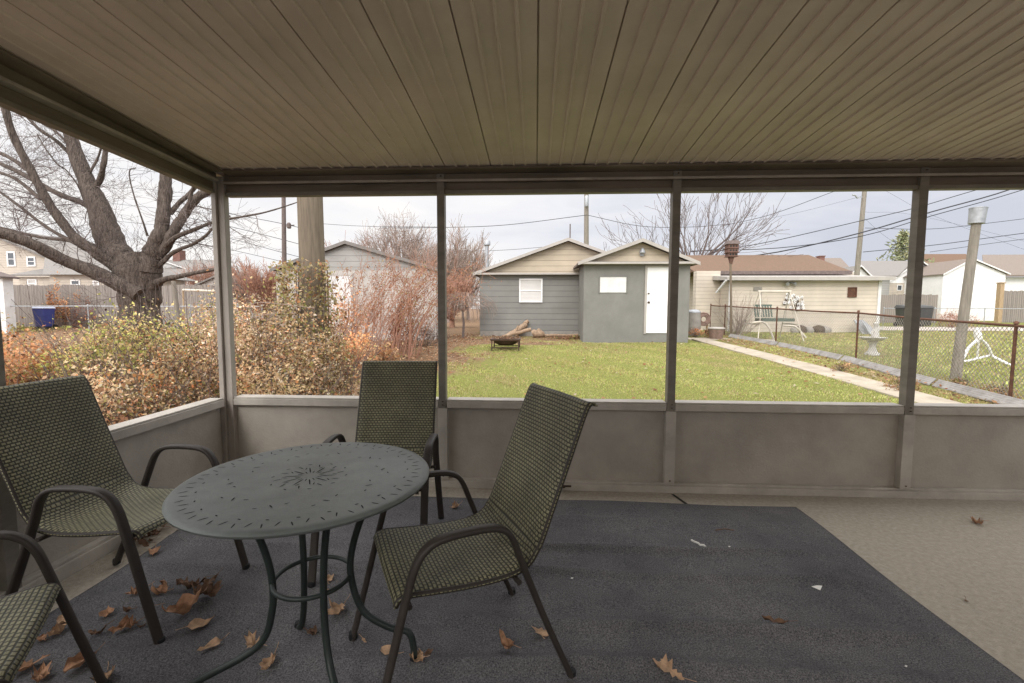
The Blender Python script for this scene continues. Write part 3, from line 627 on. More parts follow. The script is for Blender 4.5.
def mound(label, px, Y, hw, h, n, pal, size=.05, group=None, depth_=None, stems=26, name='shrub', cat='shrub', mt='twig', pal2=None, x=None):
    cx = X(px, Y) if x is None else x; g = G(Y) - .03; t = thing(name, label, cat, (cx, Y, g), 0, group); dy = depth_ or hw
    if Y < 8 and n > 2000: n = int(n * 1.7); size *= .66
    # leaves gather in clumps scattered through an uneven dome
    nc = max(12, n // (110 if n > 2000 else 60)); C_ = []
    while len(C_) < nc:
        u = nr.uniform(-1, 1, 3); u[2] = abs(u[2]); q = np.linalg.norm(u)
        if q < 1 and rng.random() < q + .15: C_.append(u * [1, 1, .55] / max(.55, np.abs(u).max()) * q * (.84 + .24 * math.sin(u[0] * 4 + px) * math.sin(u[1] * 5)) + [0, 0, .12 * rng.random()]) if False else C_.append(np.array([u[0], u[1], min(1, u[2] ** .6)]) * (.84 + .22 * math.sin(u[0] * 4 + px) * math.sin(u[1] * 5)))
    C_ = np.array(C_); idx = nr.integers(0, nc, n)
    P = C_[idx] + nr.normal(size=(n, 3)) * .11; P[:, 2] = np.abs(P[:, 2])
    P = P * [hw, dy, h] + [cx, Y, g]; P[:, 0] = np.where((P[:, 1] < D + .3) & (P[:, 0] > XL - .12), XL - .12 - .2 * nr.random(n), P[:, 0])
    P[:, 1] = np.where((P[:, 0] > XL - .12) & (P[:, 1] < D + .15), D + .15 + .2 * nr.random(n), P[:, 1])
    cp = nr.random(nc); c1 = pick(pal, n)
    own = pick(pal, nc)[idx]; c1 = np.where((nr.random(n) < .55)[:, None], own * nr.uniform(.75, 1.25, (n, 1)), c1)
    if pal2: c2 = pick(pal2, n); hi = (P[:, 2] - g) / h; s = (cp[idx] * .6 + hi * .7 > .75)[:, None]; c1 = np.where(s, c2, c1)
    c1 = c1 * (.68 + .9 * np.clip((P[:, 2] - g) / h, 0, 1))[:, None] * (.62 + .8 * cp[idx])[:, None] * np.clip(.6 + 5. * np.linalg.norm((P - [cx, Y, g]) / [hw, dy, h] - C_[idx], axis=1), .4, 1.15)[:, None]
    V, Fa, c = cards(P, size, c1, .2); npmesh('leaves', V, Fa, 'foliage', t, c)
    m = MB()
    for k in range(stems):
        a = rng.uniform(0, 6.28); q = rng.random() ** .5 * .7 * (stems > 20)
        p = Vector((cx + q * hw * math.cos(a), Y + q * dy * math.sin(a), g))
        if p.y < D + .3 and p.x > XL - .3: p.x = XL - .35 - .2 * rng.random()
        grow(m, p, (math.cos(a) * .5, math.sin(a) * .5, 1.2), h * rng.uniform(.45, .8), .0045, 1, .6, .1, tip=.0022)
    for i, v in enumerate(m.v):
        if v[1] < D + .12 and v[0] > XL - .1: m.v[i] = (XL - .1, v[1], v[2])
    m.build('stems', mt, t)
    return t

# ------------------------------------------------------------------ big bare tree on the left
TY = 10.
bt = thing('bare_tree', 'massive old bare tree with spreading low limbs left of the corner post', 'tree', tuple(gr(143, 362)), 0)
def limb(pts, name='limb', mt='bark', twigs=0, tw=.5):
    """pts: (px, py, width px, depth shift)"""
    P = [at(a, b, TY + d) for a, b, w, d in pts]; rr = [w / 2 * (TY + d) / F * (.80 if w > 30 else .70) for a, b, w, d in pts]
    n = 5 * (len(P) - 1); PP = bez(P, n); k = len(PP); RR = []
    for i in range(k):
        f = i / (k - 1) * (len(P) - 1); j = min(int(f), len(P) - 2); RR.append(rr[j] + (rr[j + 1] - rr[j]) * (f - j))
    big = max(rr) > .06
    PP = [p + Vector((rng.gauss(0, .1), rng.gauss(0, .1), rng.gauss(0, .1))) * r * .35 for p, r in zip(PP, RR)]
    RR = [r * (1 + .05 * math.sin(i * 1.1 + r * 90)) for i, r in enumerate(RR)]
    m = MB(); m.tube(PP, RR, 14 if big else 7); o = m.build(name, mt, bt, smooth=True)
    for i in range(int(twigs * .6)):
        j = rng.randint(2, k - 1); d = (PP[j] - PP[j - 1]).normalized(); s = Vector((rng.gauss(0, 1), rng.gauss(0, .6), rng.gauss(0, .7))); s = (s - d * s.dot(d)).normalized()
        grow(TW, PP[j], d * .5 + s, tw * rng.uniform(.6, 1.5), min(.012, RR[j] * .4 + .002), 3, .6, .05, tip=.0026, kids=(1, 3))
    return o
TW = MB()
limb([(143, 372, 56, 0), (141, 340, 47, 0), (140, 310, 44, 0), (140, 285, 47, 0), (137, 268, 50, 0), (132, 255, 38, 0)], 'trunk')
limb([(150, 290, 26, 0), (147, 270, 34, 0), (152, 256, 27, 0), (157, 243, 24, 0), (161.5, 232, 21, 0), (163, 216, 17, 0), (165, 194, 17, .1), (166, 174, 15, .1), (168, 140, 13, .1), (172, 90, 10, 0)], twigs=8)
limb([(133, 285, 24, 0), (128, 268, 34, 0), (118, 255, 34, 0), (109, 238, 31, 0), (99, 208, 27, 0), (88, 184, 22, 0), (77, 156, 18, 0), (69, 130, 16, 0), (62, 100, 14, 0), (55, 60, 11, 0)], twigs=16)
limb([(140, 295, 20, -.3), (119, 284, 22, -.4), (97, 273, 20, -.6), (64, 260, 17, -.9), (32, 244, 16, -1.3), (0, 233, 15, -1.6), (-40, 224, 13, -2)], twigs=20)
limb([(128, 272, 20, -.2), (108, 262, 15, -.3), (92, 250, 14, -.4), (77, 240, 13, -.5), (56, 214, 12, -.6), (42, 191, 11.5, -.7), (28, 165, 10.5, -.8), (14, 137, 9.5, -.9), (5, 109, 9, -1), (-2, 80, 8, -1)], twigs=20)
limb([(97, 212, 8, 0), (90, 207, 8.5, 0), (78, 201, 8, .1), (66, 197, 7.5, .2), (47, 188, 7, .4), (28, 177, 7, .6), (12, 169, 6, .8), (-8, 160, 5, 1)], twigs=14)
limb([(40, 199, 6, .3), (24, 185, 5, .5), (12, 177, 4.5, .6), (-5, 171, 4, .8)], twigs=8)
limb([(30, 172, 6, .3), (12, 159, 5.5, .4), (-6, 150, 5, .5)], twigs=6)
limb([(84, 247, 7, .1), (56, 233, 5, .3), (38, 221, 4.4, .5), (23, 209, 4, .6), (0, 192, 3.5, .8), (-12, 184, 3, 1)], twigs=10)
limb([(104, 248, 8, .2), (70, 241, 4.5, .4), (45, 238, 4, .5), (26, 234, 4, .5), (-5, 226, 3, .6)], twigs=8)
limb([(112, 262, 11, -.3), (90, 246, 8, -.5), (72, 232, 7, -.5), (58, 218, 6, -.4)], twigs=4)
limb([(90, 194, 8, 0), (99, 182, 8, 0), (103, 168, 7, -.1), (105.5, 150, 6.5, -.1), (107, 132, 6, -.1), (112, 110, 5, 0)], twigs=6)
limb([(86, 178, 4, 0), (90, 172, 4, 0), (97, 160, 3, .1), (101, 148, 2.6, .1), (102, 135, 2.2, .1)], twigs=3)
limb([(74, 158, 5.5, 0), (66, 150, 5.5, 0), (54, 139, 4.8, -.1), (40, 130, 4.4, -.2), (27, 117, 4, -.2), (14, 106, 3.4, -.3), (2, 96, 3, -.3)], twigs=7)
limb([(71, 150, 3.5, 0), (66, 142, 3.5, 0), (55, 131, 3, .1), (40, 122, 2.8, .1), (22, 110, 2.5, .1)], twigs=4)
limb([(158, 258, 12, 0), (167, 245, 14, 0), (173, 233, 14, 0), (180, 221, 13, .1), (188, 209, 12, .2), (197, 198, 12, .2), (210, 190, 11, .3), (232, 178, 9, .4), (262, 160, 7, .5)], twigs=8)
limb([(186, 214, 6, 0), (189, 203, 5.5, -.1), (191.5, 192, 5, -.1), (197, 180, 4.5, -.2)], twigs=2)
limb([(170, 214, 7, .1), (178, 204, 6.5, .2), (188, 195, 6, .2), (198, 184, 5, .3)], twigs=2)
limb([(160, 252, 6, 0), (170, 242, 7.5, -.1), (180, 235, 6.5, -.2), (192, 230.5, 6, -.4), (203, 226, 5, -.5), (216, 221.5, 4.4, -.6), (240, 217, 3, -.8), (262, 213, 2.4, -.9), (280, 208, 2, -1), (298, 202, 1.4, -1)], twigs=12, tw=.4)
limb([(155, 268, 7, 0), (163, 262, 7.5, 0), (170, 255, 6, 0), (180, 249, 5.2, -.1), (192, 244.5, 4.6, -.2), (205.5, 236, 4, -.3), (214, 227, 3.6, -.3), (230, 216, 2.4, -.4)], twigs=6)
limb([(155, 284, 12, 0), (166, 279, 8, -.2), (179, 276.5, 7, -.3), (194.5, 273, 5.6, -.4), (214, 269.5, 5, -.5), (219, 268, 4.6, -.5)])
limb([(147.5, 236, 3.5, 0), (143, 222, 2.4, -.1), (135, 199, 2, -.1), (130, 180, 1.8, -.1), (130, 170, 1.5, -.1), (136, 168, 1.2, -.1)], twigs=3)
limb([(84, 200, 2.6, 0), (77, 184, 2, -.1), (66, 170, 1.8, -.1), (56, 163, 1.7, -.2), (44, 146, 1.5, -.2), (37, 134, 1.2, -.2)], twigs=5)
# a haze of fine twigs high behind the limbs
for k in range(20):
    px = rng.uniform(-30, 215); py = rng.uniform(130, 245); p = at(px, py, TY + rng.uniform(.3, 2.5)); grow(TW, p, (rng.gauss(0, 1), rng.gauss(0, .4), rng.gauss(.1, .5)), rng.uniform(.5, 1.1), .009, 3, .6, .05, tip=.0026, kids=(1, 3))
TW.build('twigs', 'twig', bt)

# ------------------------------------------------------------------ thicket outside the left and corner openings
GT = 'dry shrubs and vines tangled outside the left corner'
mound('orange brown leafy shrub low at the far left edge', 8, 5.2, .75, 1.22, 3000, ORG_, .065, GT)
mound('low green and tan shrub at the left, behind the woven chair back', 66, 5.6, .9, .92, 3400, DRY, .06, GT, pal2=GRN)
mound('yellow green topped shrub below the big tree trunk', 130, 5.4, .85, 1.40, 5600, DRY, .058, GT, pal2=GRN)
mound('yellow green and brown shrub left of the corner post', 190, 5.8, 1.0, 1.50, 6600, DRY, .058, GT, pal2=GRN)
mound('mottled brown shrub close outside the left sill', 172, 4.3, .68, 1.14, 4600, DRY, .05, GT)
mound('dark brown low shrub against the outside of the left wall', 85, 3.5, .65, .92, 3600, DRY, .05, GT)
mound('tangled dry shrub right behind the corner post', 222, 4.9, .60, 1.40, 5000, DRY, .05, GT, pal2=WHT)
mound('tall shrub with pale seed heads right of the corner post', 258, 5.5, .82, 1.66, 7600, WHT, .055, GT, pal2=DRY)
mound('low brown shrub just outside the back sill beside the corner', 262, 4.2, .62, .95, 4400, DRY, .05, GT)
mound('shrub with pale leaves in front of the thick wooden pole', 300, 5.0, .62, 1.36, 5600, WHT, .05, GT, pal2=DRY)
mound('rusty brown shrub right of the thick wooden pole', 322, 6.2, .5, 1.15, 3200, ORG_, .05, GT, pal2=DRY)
mound('rust and straw coloured shrub at the foot of the red stemmed bush', 352, 8.6, .95, .85, 3600, [(3, (.46, .24, .12)), (2, (.54, .38, .22)), (1, (.28, .13, .07)), (.6, (.36, .33, .14))], .055, None)
# pale seed fluff hanging on the vines (belongs to one climbing vine)
vt = thing('climbing_vine', 'vine with pale fluffy seed heads scrambling over the shrubs at the corner', 'vine', (X(270, 5.2), 5.2, G(5.2)))
m = MB(); cen = []
for k in range(16):
    px = rng.uniform(238, 325); Y = rng.uniform(4.7, 5.6); p0 = Vector((X(px, Y), Y, G(Y))); z = rng.uniform(.7, 1.45) * (1.0 if px < 290 else .75)
    pts = bez([p0, p0 + Vector((rng.uniform(-.2, .2), 0, z * .6)), p0 + Vector((rng.uniform(-.4, .4), -.1, z)), p0 + Vector((rng.uniform(-.7, .7), -.15, z * rng.uniform(.8, 1)))], 12); m.tube(pts, .004, 4)
    for q in pts[5:]: cen += [q + Vector((rng.gauss(0, .05), rng.gauss(0, .05), rng.gauss(0, .04))) for _ in range(3)]
m.build('stems', 'twigp', vt)
C_ = np.array([tuple(c) for c in cen]); idx = nr.integers(0, len(C_), 5200); P = C_[idx] + nr.normal(size=(5200, 3)) * .026
V, Fa, c = cards(P, .016, None, 0, .25); npmesh('seed_heads', V, Fa, 'fluff', vt)
# thick weathered pole with ivy
PY_ = 5.9; px0 = X(313, PY_)
t = thing('wooden_pole', 'thick weathered wooden pole rising behind the shrubs beside the corner', 'pole', (px0, PY_, G(PY_)))
m = MB(); m.tube([(px0, PY_, -.3), (px0 + .01, PY_, 1.5), (px0, PY_, 3.4), (px0, PY_, 7)], [.168, .16, .156, .145], 20); m.build('shaft', 'pole', t, smooth=True)
t = thing('ivy', 'yellow green ivy clump climbing the thick wooden pole', 'ivy', (px0, PY_, G(PY_)))
n = 4200; hh = nr.random(n) ** 1.15; a = nr.uniform(0, 6.28, n); rad = .19 + .34 * nr.random(n) ** 1.1 * (1.15 - .85 * hh) * (.7 + .5 * np.sin(a * 3 + hh * 9))
P = np.stack([px0 - .06 + rad * np.cos(a) * 1.25, PY_ - .1 + rad * np.sin(a), G(PY_) + .35 + hh * 1.63], 1)
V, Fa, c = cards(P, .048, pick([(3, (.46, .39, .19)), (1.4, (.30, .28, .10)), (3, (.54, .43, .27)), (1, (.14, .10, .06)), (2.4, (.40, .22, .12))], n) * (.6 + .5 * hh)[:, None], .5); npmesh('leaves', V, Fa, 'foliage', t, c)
m = MB()
for k in range(9):
    a = rng.uniform(2.5, 6.8); m.tube([(px0 + .19 * math.cos(a + .3 * math.sin(z * 2 + k)), PY_ + .19 * math.sin(a + .3 * math.sin(z * 2 + k)), z) for z in np.linspace(-.1, 1.85, 9)], .008, 4)
m.build('stems', 'twig', t)

# red stemmed arching bush
bs = Vector((X(372, 11.2), 11.2, G(11.2)))
t = thing('red_stemmed_bush', 'arching red stemmed bare bush in front of the grey garage', 'bush', tuple(bs))
m = MB(); tips = []
for k in range(85):
    p = bs + Vector((rng.uniform(-.85, 1.15), rng.uniform(-.5, .5), -.03)); lean = rng.uniform(-.25, 1.35); h = rng.uniform(1.1, 2.35)
    e = p + Vector((lean * h * .55, rng.gauss(0, .3), h)); q = e + Vector((lean * rng.uniform(.2, .8), rng.gauss(0, .2), rng.uniform(-.45, .05)))
    pts = bez([p, p.lerp(e, .45) + Vector((-.12 * lean, 0, .12)), e, q], 12); m.tube(pts, [.009 * (1 - i / len(pts)) + .0028 for i in range(len(pts))], 3, caps=False); tips += pts[5:]
    for z in range(rng.randint(2, 3)):
        s = pts[rng.randint(4, len(pts) - 2)]; grow(m, s, (rng.gauss(.3, .5), rng.gauss(0, .4), .9), rng.uniform(.3, .6), .005, 1, .5, .1, tip=.0028)
m.build('stems', 'twigr', t)
C_ = np.array([tuple(c) for c in tips]); P = C_[nr.integers(0, len(C_), 5200)] + nr.normal(size=(5200, 3)) * .08
V, Fa, c = cards(P, .042, pick([(3, (.42, .19, .10)), (2, (.48, .29, .16)), (.5, (.40, .36, .15)), (1, (.2, .1, .06))], 5200)); npmesh('leaves', V, Fa, 'foliage', t, c)
mound('dense rust coloured upright bush right of the red stemmed bush', 399, 12.6, .42, 1.35, 2600, [(3, (.30, .12, .08)), (2, (.22, .09, .06)), (1, (.36, .2, .12))], .05, None, mt='twigr')
mound('low grey brown twiggy bush at the right corner of the grey garage', 427, 13.6, .62, .95, 1500, [(3, (.22, .15, .12)), (2, (.15, .10, .08)), (1, (.3, .2, .14))], .04, None, stems=60)
mound('tall rust brown brush between the thick wooden pole and the red stemmed bush', 342, 9.4, .85, 1.55, 2000, [(3, (.44, .21, .11)), (2, (.50, .33, .19)), (1, (.24, .12, .07))], .055, None, stems=70, mt='twigr')
# weeping shrub on the lawn edge left of the lap sided garage
b = gr(463, 338); t = thing('weeping_shrub', 'small weeping shrub with reddish twigs left of the slate grey garage', 'shrub', tuple(b))
m = MB(); m.tube([b, b + Vector((.03, 0, .5)), b + Vector((0, 0, .95))], [.05, .04, .035], 7); m.build('trunk', 'twig', t, smooth=True)
m = MB()
for k in range(120):
    a = rng.uniform(0, 6.28); r_ = rng.uniform(.35, 1.15); c0 = b + Vector((0, 0, .9)); hh = rng.uniform(.3, .75)
    pts = bez([c0, c0 + Vector((math.cos(a) * r_ * .45, math.sin(a) * r_ * .45, hh)), c0 + Vector((math.cos(a) * r_, math.sin(a) * r_, hh * .6)), c0 + Vector((math.cos(a) * r_ * 1.15, math.sin(a) * r_ * 1.15, -rng.uniform(-.1, .35)))], 9)
    m.tube(pts, .0055, 3, caps=False)
    for z in range(3): grow(m, pts[rng.randint(3, 8)], (rng.gauss(0, 1), rng.gauss(0, 1), -.3), .3, .005, 0, tip=.004)
m.build('branches', 'twigp', t)

# far trees
GF = 'bare trees beyond the back gardens'
b = Vector((X(400, 34), 34, .3)); t = thing('bare_tree', 'rounded bare tree crown rising behind the grey garage', 'tree', tuple(b), 0, GF)
m = MB(); m.tube([b, b + Vector((0, 0, 1.2)), b + Vector((.1, 0, 2.6))], [.3, .24, .2], 8); m.build('trunk', 'twigp', t, smooth=True)
m = MB(); c0 = b + Vector((0, 0, 2.4)); hubs = []
for k in range(16):
    a = k * 2.4; e = .15 + .85 * (k / 16); q = c0 + Vector((math.cos(a) * e * 1.7, math.sin(a) * e * 1.5, 2.3 - e * 1.2)); m.tube(bez([b + Vector((0, 0, 1.8)), c0.lerp(q, .5) + Vector((0, 0, .15)), q], 8), [.09 - .006 * i_ for i_ in range(len(bez([b, c0, q], 8)))], 5); hubs.append(q)
for k in range(300):
    u = Vector((rng.gauss(0, 1), rng.gauss(0, 1), abs(rng.gauss(0, 1)) * 1.1 - .15)).normalized(); tip = c0 + Vector((u.x * 3.7, u.y * 3.4, u.z * 5.3 - .3)) * rng.uniform(.8, 1.03)
    h_ = min(hubs, key=lambda q: (q - c0.lerp(tip, .5)).length); mid = h_.lerp(tip, .5) + Vector((rng.gauss(0, .15), rng.gauss(0, .15), rng.gauss(.1, .1))); P = bez([h_, mid, tip], 8); m.tube(P, [max(.011, .03 - .003 * i_) for i_ in range(len(P))], 3, caps=False)
    for z in range(5):
        q = P[rng.randint(3, len(P) - 1)]; grow(m, q, (tip - h_).normalized() + Vector((rng.gauss(0, .5), rng.gauss(0, .5), rng.gauss(0, .5))), rng.uniform(.5, 1.), .011, 1, .5, .1, tip=.009, kids=(1, 2))
m.build('crown', 'twigp', t)
bare_tree('smaller reddish bare tree left of the rounded crown, behind the garage gable', (X(352, 38), 38, .3), 6.6, .2, 4, 'twigr', spread=.6, up=.2, trunk=.2, limbs=6, tip=.014, group=GF)
for px, Y, h, mt, lb in ((448, 30, 6.4, 'twigp', 'bare brown tree just right of the second post'), (468, 36, 6.6, 'twigp', 'bare brown tree between the second post and the metal chimney pipe'), (437, 42, 7.2, 'twigp', 'bare tree half hidden by the second post'),
                     (512, 44, 5.4, 'twigp', 'low bare tree top showing over the left slope of the slate grey garage'), (452, 22, 2.9, 'twigr', 'reddish bare thicket left of the slate grey garage'),
                     (262, 26, 4.0, 'twigr', 'reddish bare tree left of the thick wooden pole'), (243, 30, 4.4, 'twigp', 'pale bare tree close to the corner post'), (285, 34, 4.3, 'twigp', 'hazy bare tree beyond the thick wooden pole'), (205, 40, 5.2, 'twigr', 'hazy reddish tree over the roofs left of the corner post')):
    bare_tree(lb, (X(px, Y), Y, .3), h, .14, 4, mt, spread=.6, up=.22, trunk=.15, limbs=7, tip=.011, group=GF)
# large spreading bare tree behind the annex
b = Vector((X(690, 27), 27, .35)); t = thing('bare_tree', 'spreading bare tree behind the annex with the white door', 'tree', tuple(b))
m = MB(); m.tube([b, b + Vector((0, 0, 1.6)), b + Vector((.1, 0, 3.4))], [.3, .24, .2], 9); m.build('trunk', 'twig', t, smooth=True)
m = MB()
for dx, dz, L in ((-1.3, 1, 3.2), (-.8, 1.3, 3.2), (-.3, 1.5, 3), (.35, 1.3, 3.2), (.9, 1, 3.2), (1.1, .9, 3.), (-1.8, .6, 3.), (.8, .6, 2.8)):
    grow(m, b + Vector((.05, 0, rng.uniform(2.4, 3.3))), (dx, rng.uniform(-.4, .4), dz), L * .80, .085, 4, .5, .16, tip=.010, kids=(1, 2), wob=.13)
m.build('crown', 'twig', t)
# spruce
b = Vector((X(899, 48), 48, .3)); t = thing('conifer', 'yellow green conifer beyond the garage roofs near the right post', 'tree', tuple(b))
m = MB(); m.tube([b, b + Vector((0, 0, 8.8))], [.2, .02], 6); m.build('trunk', 'bark', t)
n = 1700; hh = nr.random(n) ** .8; a = nr.integers(0, 40, n) * .97; lv = np.floor(hh * 16) / 16; rad = (1 - lv) * 4.2 * (nr.random(n) ** .6) * (.75 + .4 * np.sin(a * 3.1 + lv * 30))
P = np.stack([b.x + rad * np.cos(a), b.y + rad * np.sin(a), b.z + 2 + 6.9 * lv + rad * .25 + nr.normal(size=n) * .12], 1)
V, Fa, c = cards(P, .42, pick([(2, (.30, .32, .17)), (1, (.40, .39, .22)), (1, (.22, .24, .13))], n), 0, .35); npmesh('crown', V, Fa, 'needle', t, c)
mound('dark green hedge top left of the conifer', 868, 46, 3.2, 3.6, 900, [(1, (.16, .19, .10)), (1, (.22, .23, .12))], .4)

# ------------------------------------------------------------------ buildings
def gable(label, xa, xb, xm, yf, yb, zb, ze, zr, wall, roof, gmat=None, over=.25, gz=None, name='garage', cat='garage', rake='trim', split=True):
    """box with a gable towards the porch; ridge at xm"""
    t = thing(name, label, cat, ((xa + xb) / 2, yf, zb))
    m = MB(); m.box((xa, yf, zb - .3), (xb, yb, ze)); m.build('wall', wall, t)
    m = MB(); m.prism([(xa, yf + .004, ze), (xb, yf + .004, ze), (xm, yf + .004, zr)], (0, yb - yf - .01, 0)); m.build('gable_siding', gmat or wall, t)
    sl1 = (zr - ze) / (xm - xa); sl2 = (zr - ze) / (xb - xm); w1 = over * .8; th = .07
    m = MB()
    for x0, s, sg in ((xa, sl1, -1), (xb, sl2, 1)):
        e = Vector((x0 + sg * w1, 0, ze - s * w1)); r_ = Vector((xm, 0, zr))
        y0_, y1_ = yf - over, yb + over
        m.hexa([(e.x, y0_, e.z + .02), (r_.x, y0_, r_.z + .02), (r_.x, y1_, r_.z + .02), (e.x, y1_, e.z + .02), (e.x, y0_, e.z + .02 + th), (r_.x, y0_, r_.z + .02 + th), (r_.x, y1_, r_.z + .02 + th), (e.x, y1_, e.z + .02 + th)])
    m.build('roof', roof, t)
    m = MB()
    for x0, s, sg in ((xa, sl1, -1), (xb, sl2, 1)):
        e = Vector((x0 + sg * (w1 + .02), 0, ze - s * (w1 + .02))); r_ = Vector((xm, 0, zr)); y0_ = yf - over - .03
        m.hexa([(e.x, y0_, e.z - .01), (r_.x, y0_, r_.z - .01), (r_.x, y0_ + .027, r_.z - .01), (e.x, y0_ + .027, e.z - .01), (e.x, y0_, e.z + .10), (r_.x, y0_, r_.z + .10), (r_.x, y0_ + .027, r_.z + .10), (e.x, y0_ + .027, e.z + .10)])
    m.build('rake_board', rake, t)
    return t
def window(t, x0, x1, y, z0, z1, fr='white', pane='glass', bars=1, w=.05, name='window'):
    m = MB(); m.box((x0 - w, y - .04, z0 - w), (x0, y, z1 + w)); m.box((x1, y - .04, z0 - w), (x1 + w, y, z1 + w)); m.box((x0, y - .04, z1), (x1, y, z1 + w)); m.box((x0, y - .05, z0 - w), (x1, y, z0))
    if bars: m.box((x0, y - .03, (z0 + z1) / 2 - .02), (x1, y, (z0 + z1) / 2 + .02))
    f = m.build(name, fr, t); m = MB(); m.box((x0, y - .012, z0), (x1, y - .004, z1)); m.build('pane', pane, f)
    return f
# slate grey garage with lap siding
Y = 17; xa, xb, xm = X(479.7, Y), X(655, Y), X(567, Y); ze = Z(273.6, Y, 567); zr = Z(241.5, Y, 567)
g1 = gable('slate grey garage with lap siding, tan gable and one shuttered window', xa, xb, xm, Y, 24, G(Y), ze, zr, 'gsid', 'rdark', 'tsid')
m = MB(); m.box((xa + .02, Y - .05, G(Y) - .2), (xb - .2, Y, Z(331, Y))); m.build('foundation', 'found', g1)
m = MB(); m.box((xa - .22, Y - .27, ze - .05), (xb, Y - .02, ze + .015)); m.build('gable_trim', 'trim', g1)
window(g1, X(520.5, Y), X(541, Y), Y, Z(301, Y), Z(280, Y), 'white', 'blind')
# annex
Y = 15; xa, xb = X(583.5, Y), X(689, Y); xm = X(639.5, Y); ze = Z(263, Y, 640); zr = Z(242.5, Y, 640); zb = Z(342, Y, 640)
g2 = gable('smooth slate grey annex with white door and boarded window under a tan gable', xa, xb, xm, Y, 16.7, zb, ze, zr, 'gpan', 'rdark', 'tsid', name='garage_annex', cat='annex')
m = MB(); m.box((xa - .2, Y - .27, ze - .05), (xb + .2, Y - .02, ze + .02)); m.build('gable_trim', 'trim', g2)
m = MB(); a0, a1, c0, c1 = X(599.5, Y), X(625.6, Y), Z(292.5, Y, 612), Z(277, Y, 612); m.box((a0, Y - .02, c0), (a1, Y - .002, c1)); f = m.build('boarded_window', 'dwhite', g2)
m = MB(); m.box((a0 - .03, Y - .035, c1), (a1 + .03, Y, c1 + .03)); m.box((a0 - .03, Y - .035, c0 - .03), (a0 - .001, Y, c1 - .001)); m.box((a1 + .001, Y - .035, c0 - .03), (a1 + .03, Y, c1 - .001)); m.build('frame', 'gpan', f)
a0, a1, c0, c1 = X(646.3, Y), X(670.5, Y), Z(333, Y, 655), Z(267.5, Y, 655)
m = MB(); m.box((a0, Y - .03, c0), (a1, Y - .002, c1)); dr = m.build('door', 'white', g2)
m = MB(); m.box((a0 - .07, Y - .045, c0 - .03), (a0 - .002, Y, c1 + .06)); m.box((a1 + .002, Y - .045, c0 - .03), (a1 + .07, Y, c1 + .06)); m.box((a0, Y - .045, c1 + .002), (a1, Y, c1 + .06)); m.build('frame', 'trim', dr)
for py, r_ in ((293.5, .028), (302.4, .038)):
    m = MB(); c = at(648.6, py, Y - .05); m.tube([(c.x, Y - .03, c.z), (c.x, Y - .05, c.z), (c.x, Y - .09, c.z)], [r_ * .9, r_ * .5, r_], 10); m.build('door_knob', 'iron', dr, smooth=True)
m = MB(); c = at(642, 252, Y - .05); m.box((c.x - .06, Y - .06, c.z - .12), (c.x + .06, Y, c.z + .02)); m.lathe((c.x, Y - .12, c.z - .02), [(.02, .14), (.05, .1), (.10, 0), (.09, -.03)], 12); m.build('gable_lamp', 'galv', g2)
# pipe chimney
p = Vector((X(487, 25), 25, .3)); m = MB(); m.lathe((p.x, p.y, p.z), [(.10, 0), (.10, Z(246, 25) - .3), (.19, Z(245, 25) - .3), (.19, Z(241.5, 25) - .3), (.1, Z(240.5, 25) - .28)], 12)
tag(m.build('chimney_pipe', 'galv', smooth=True), 'grey metal chimney pipe with a cap left of the slate grey garage', 'chimney pipe')
# grey garage behind the red bush
Y = 15.2; xa, xb, xm = X(277, Y), X(436, Y), X(348, Y); ze = Z(270.5, Y, 350); zr = Z(244, Y, 348)
g3 = gable('grey beige garage with blue grey gable behind the red stemmed bush', xa, xb, xm, Y, 16.6, G(Y), ze, zr, 'wstuc', 'rdark', 'bsid', over=.12, rake='rgrey')
a0, a1, c0, c1 = X(330, Y), X(351.5, Y), Z(327, Y, 340), Z(276, Y, 340)
m = MB(); m.box((a0, Y - .03, c0), (a1, Y - .002, c1)); dr = m.build('door', 'dwhite', g3); m = MB(); m.box((a0 - .08, Y - .04, c1 + .002), (a1 + .08, Y, c1 + .1)); m.box((a0 - .08, Y - .04, c0), (a0 - .002, Y, c1)); m.box((a1 + .002, Y - .04, c0), (a1 + .08, Y, c1)); m.build('frame', 'wstuc', dr)
# cream garage, right
Y = 19.6; xa, xb = X(731, Y), X(879, Y); zt = Z(280.5, Y, 800)
t = thing('garage', 'cream lap sided garage with low brown roof beyond the chain link fence', 'garage', ((xa + xb) / 2, Y, .35))
m = MB(); m.box((xa, Y, .1), (xb, Y + 2.2, zt)); m.build('wall', 'csid', t)
m = MB(); m.box((X(694, 21), Y + 1.2, .1), (xa - .01, Y + 1.6, Z(271, 20.8, 710))); m.box((xa + .02, Y + 2.21, .1), (X(835, 23), 27, Z(272.5, 22, 780))); m.build('rear_wall', 'csid', t)
m = MB(); m.hexa([(xa - .35, Y - .35, zt - .01), (xb + .32, Y - .35, zt - .01), (xb + .32, Y + 2.2, zt + .16), (xa - .35, Y + 2.2, zt + .16), (xa - .35, Y - .35, zt + .14), (xb + .32, Y - .35, zt + .14), (xb + .32, Y + 2.2, zt + .37), (xa - .35, Y + 2.2, zt + .37)]); m.build('fascia_roof', 'trim', t)
x0, x1, x2 = X(691, 21.6), X(806, 25), X(838, 21.8); z0 = Z(272, 21.6, 760); z1 = Z(255, 25, 760)
m = MB(); m.add([(x0, 21.3, z0), (x2 + .2, 21.3, z0), (x1, 25, z1), (x0, 25, z1), (x0, 28.7, z0), (x2 + .2, 28.7, z0)], [(0, 1, 2, 3), (3, 2, 5, 4), (1, 5, 2), (0, 3, 4), (0, 4, 5, 1)]); m.build('roof', 'rbrown', t)
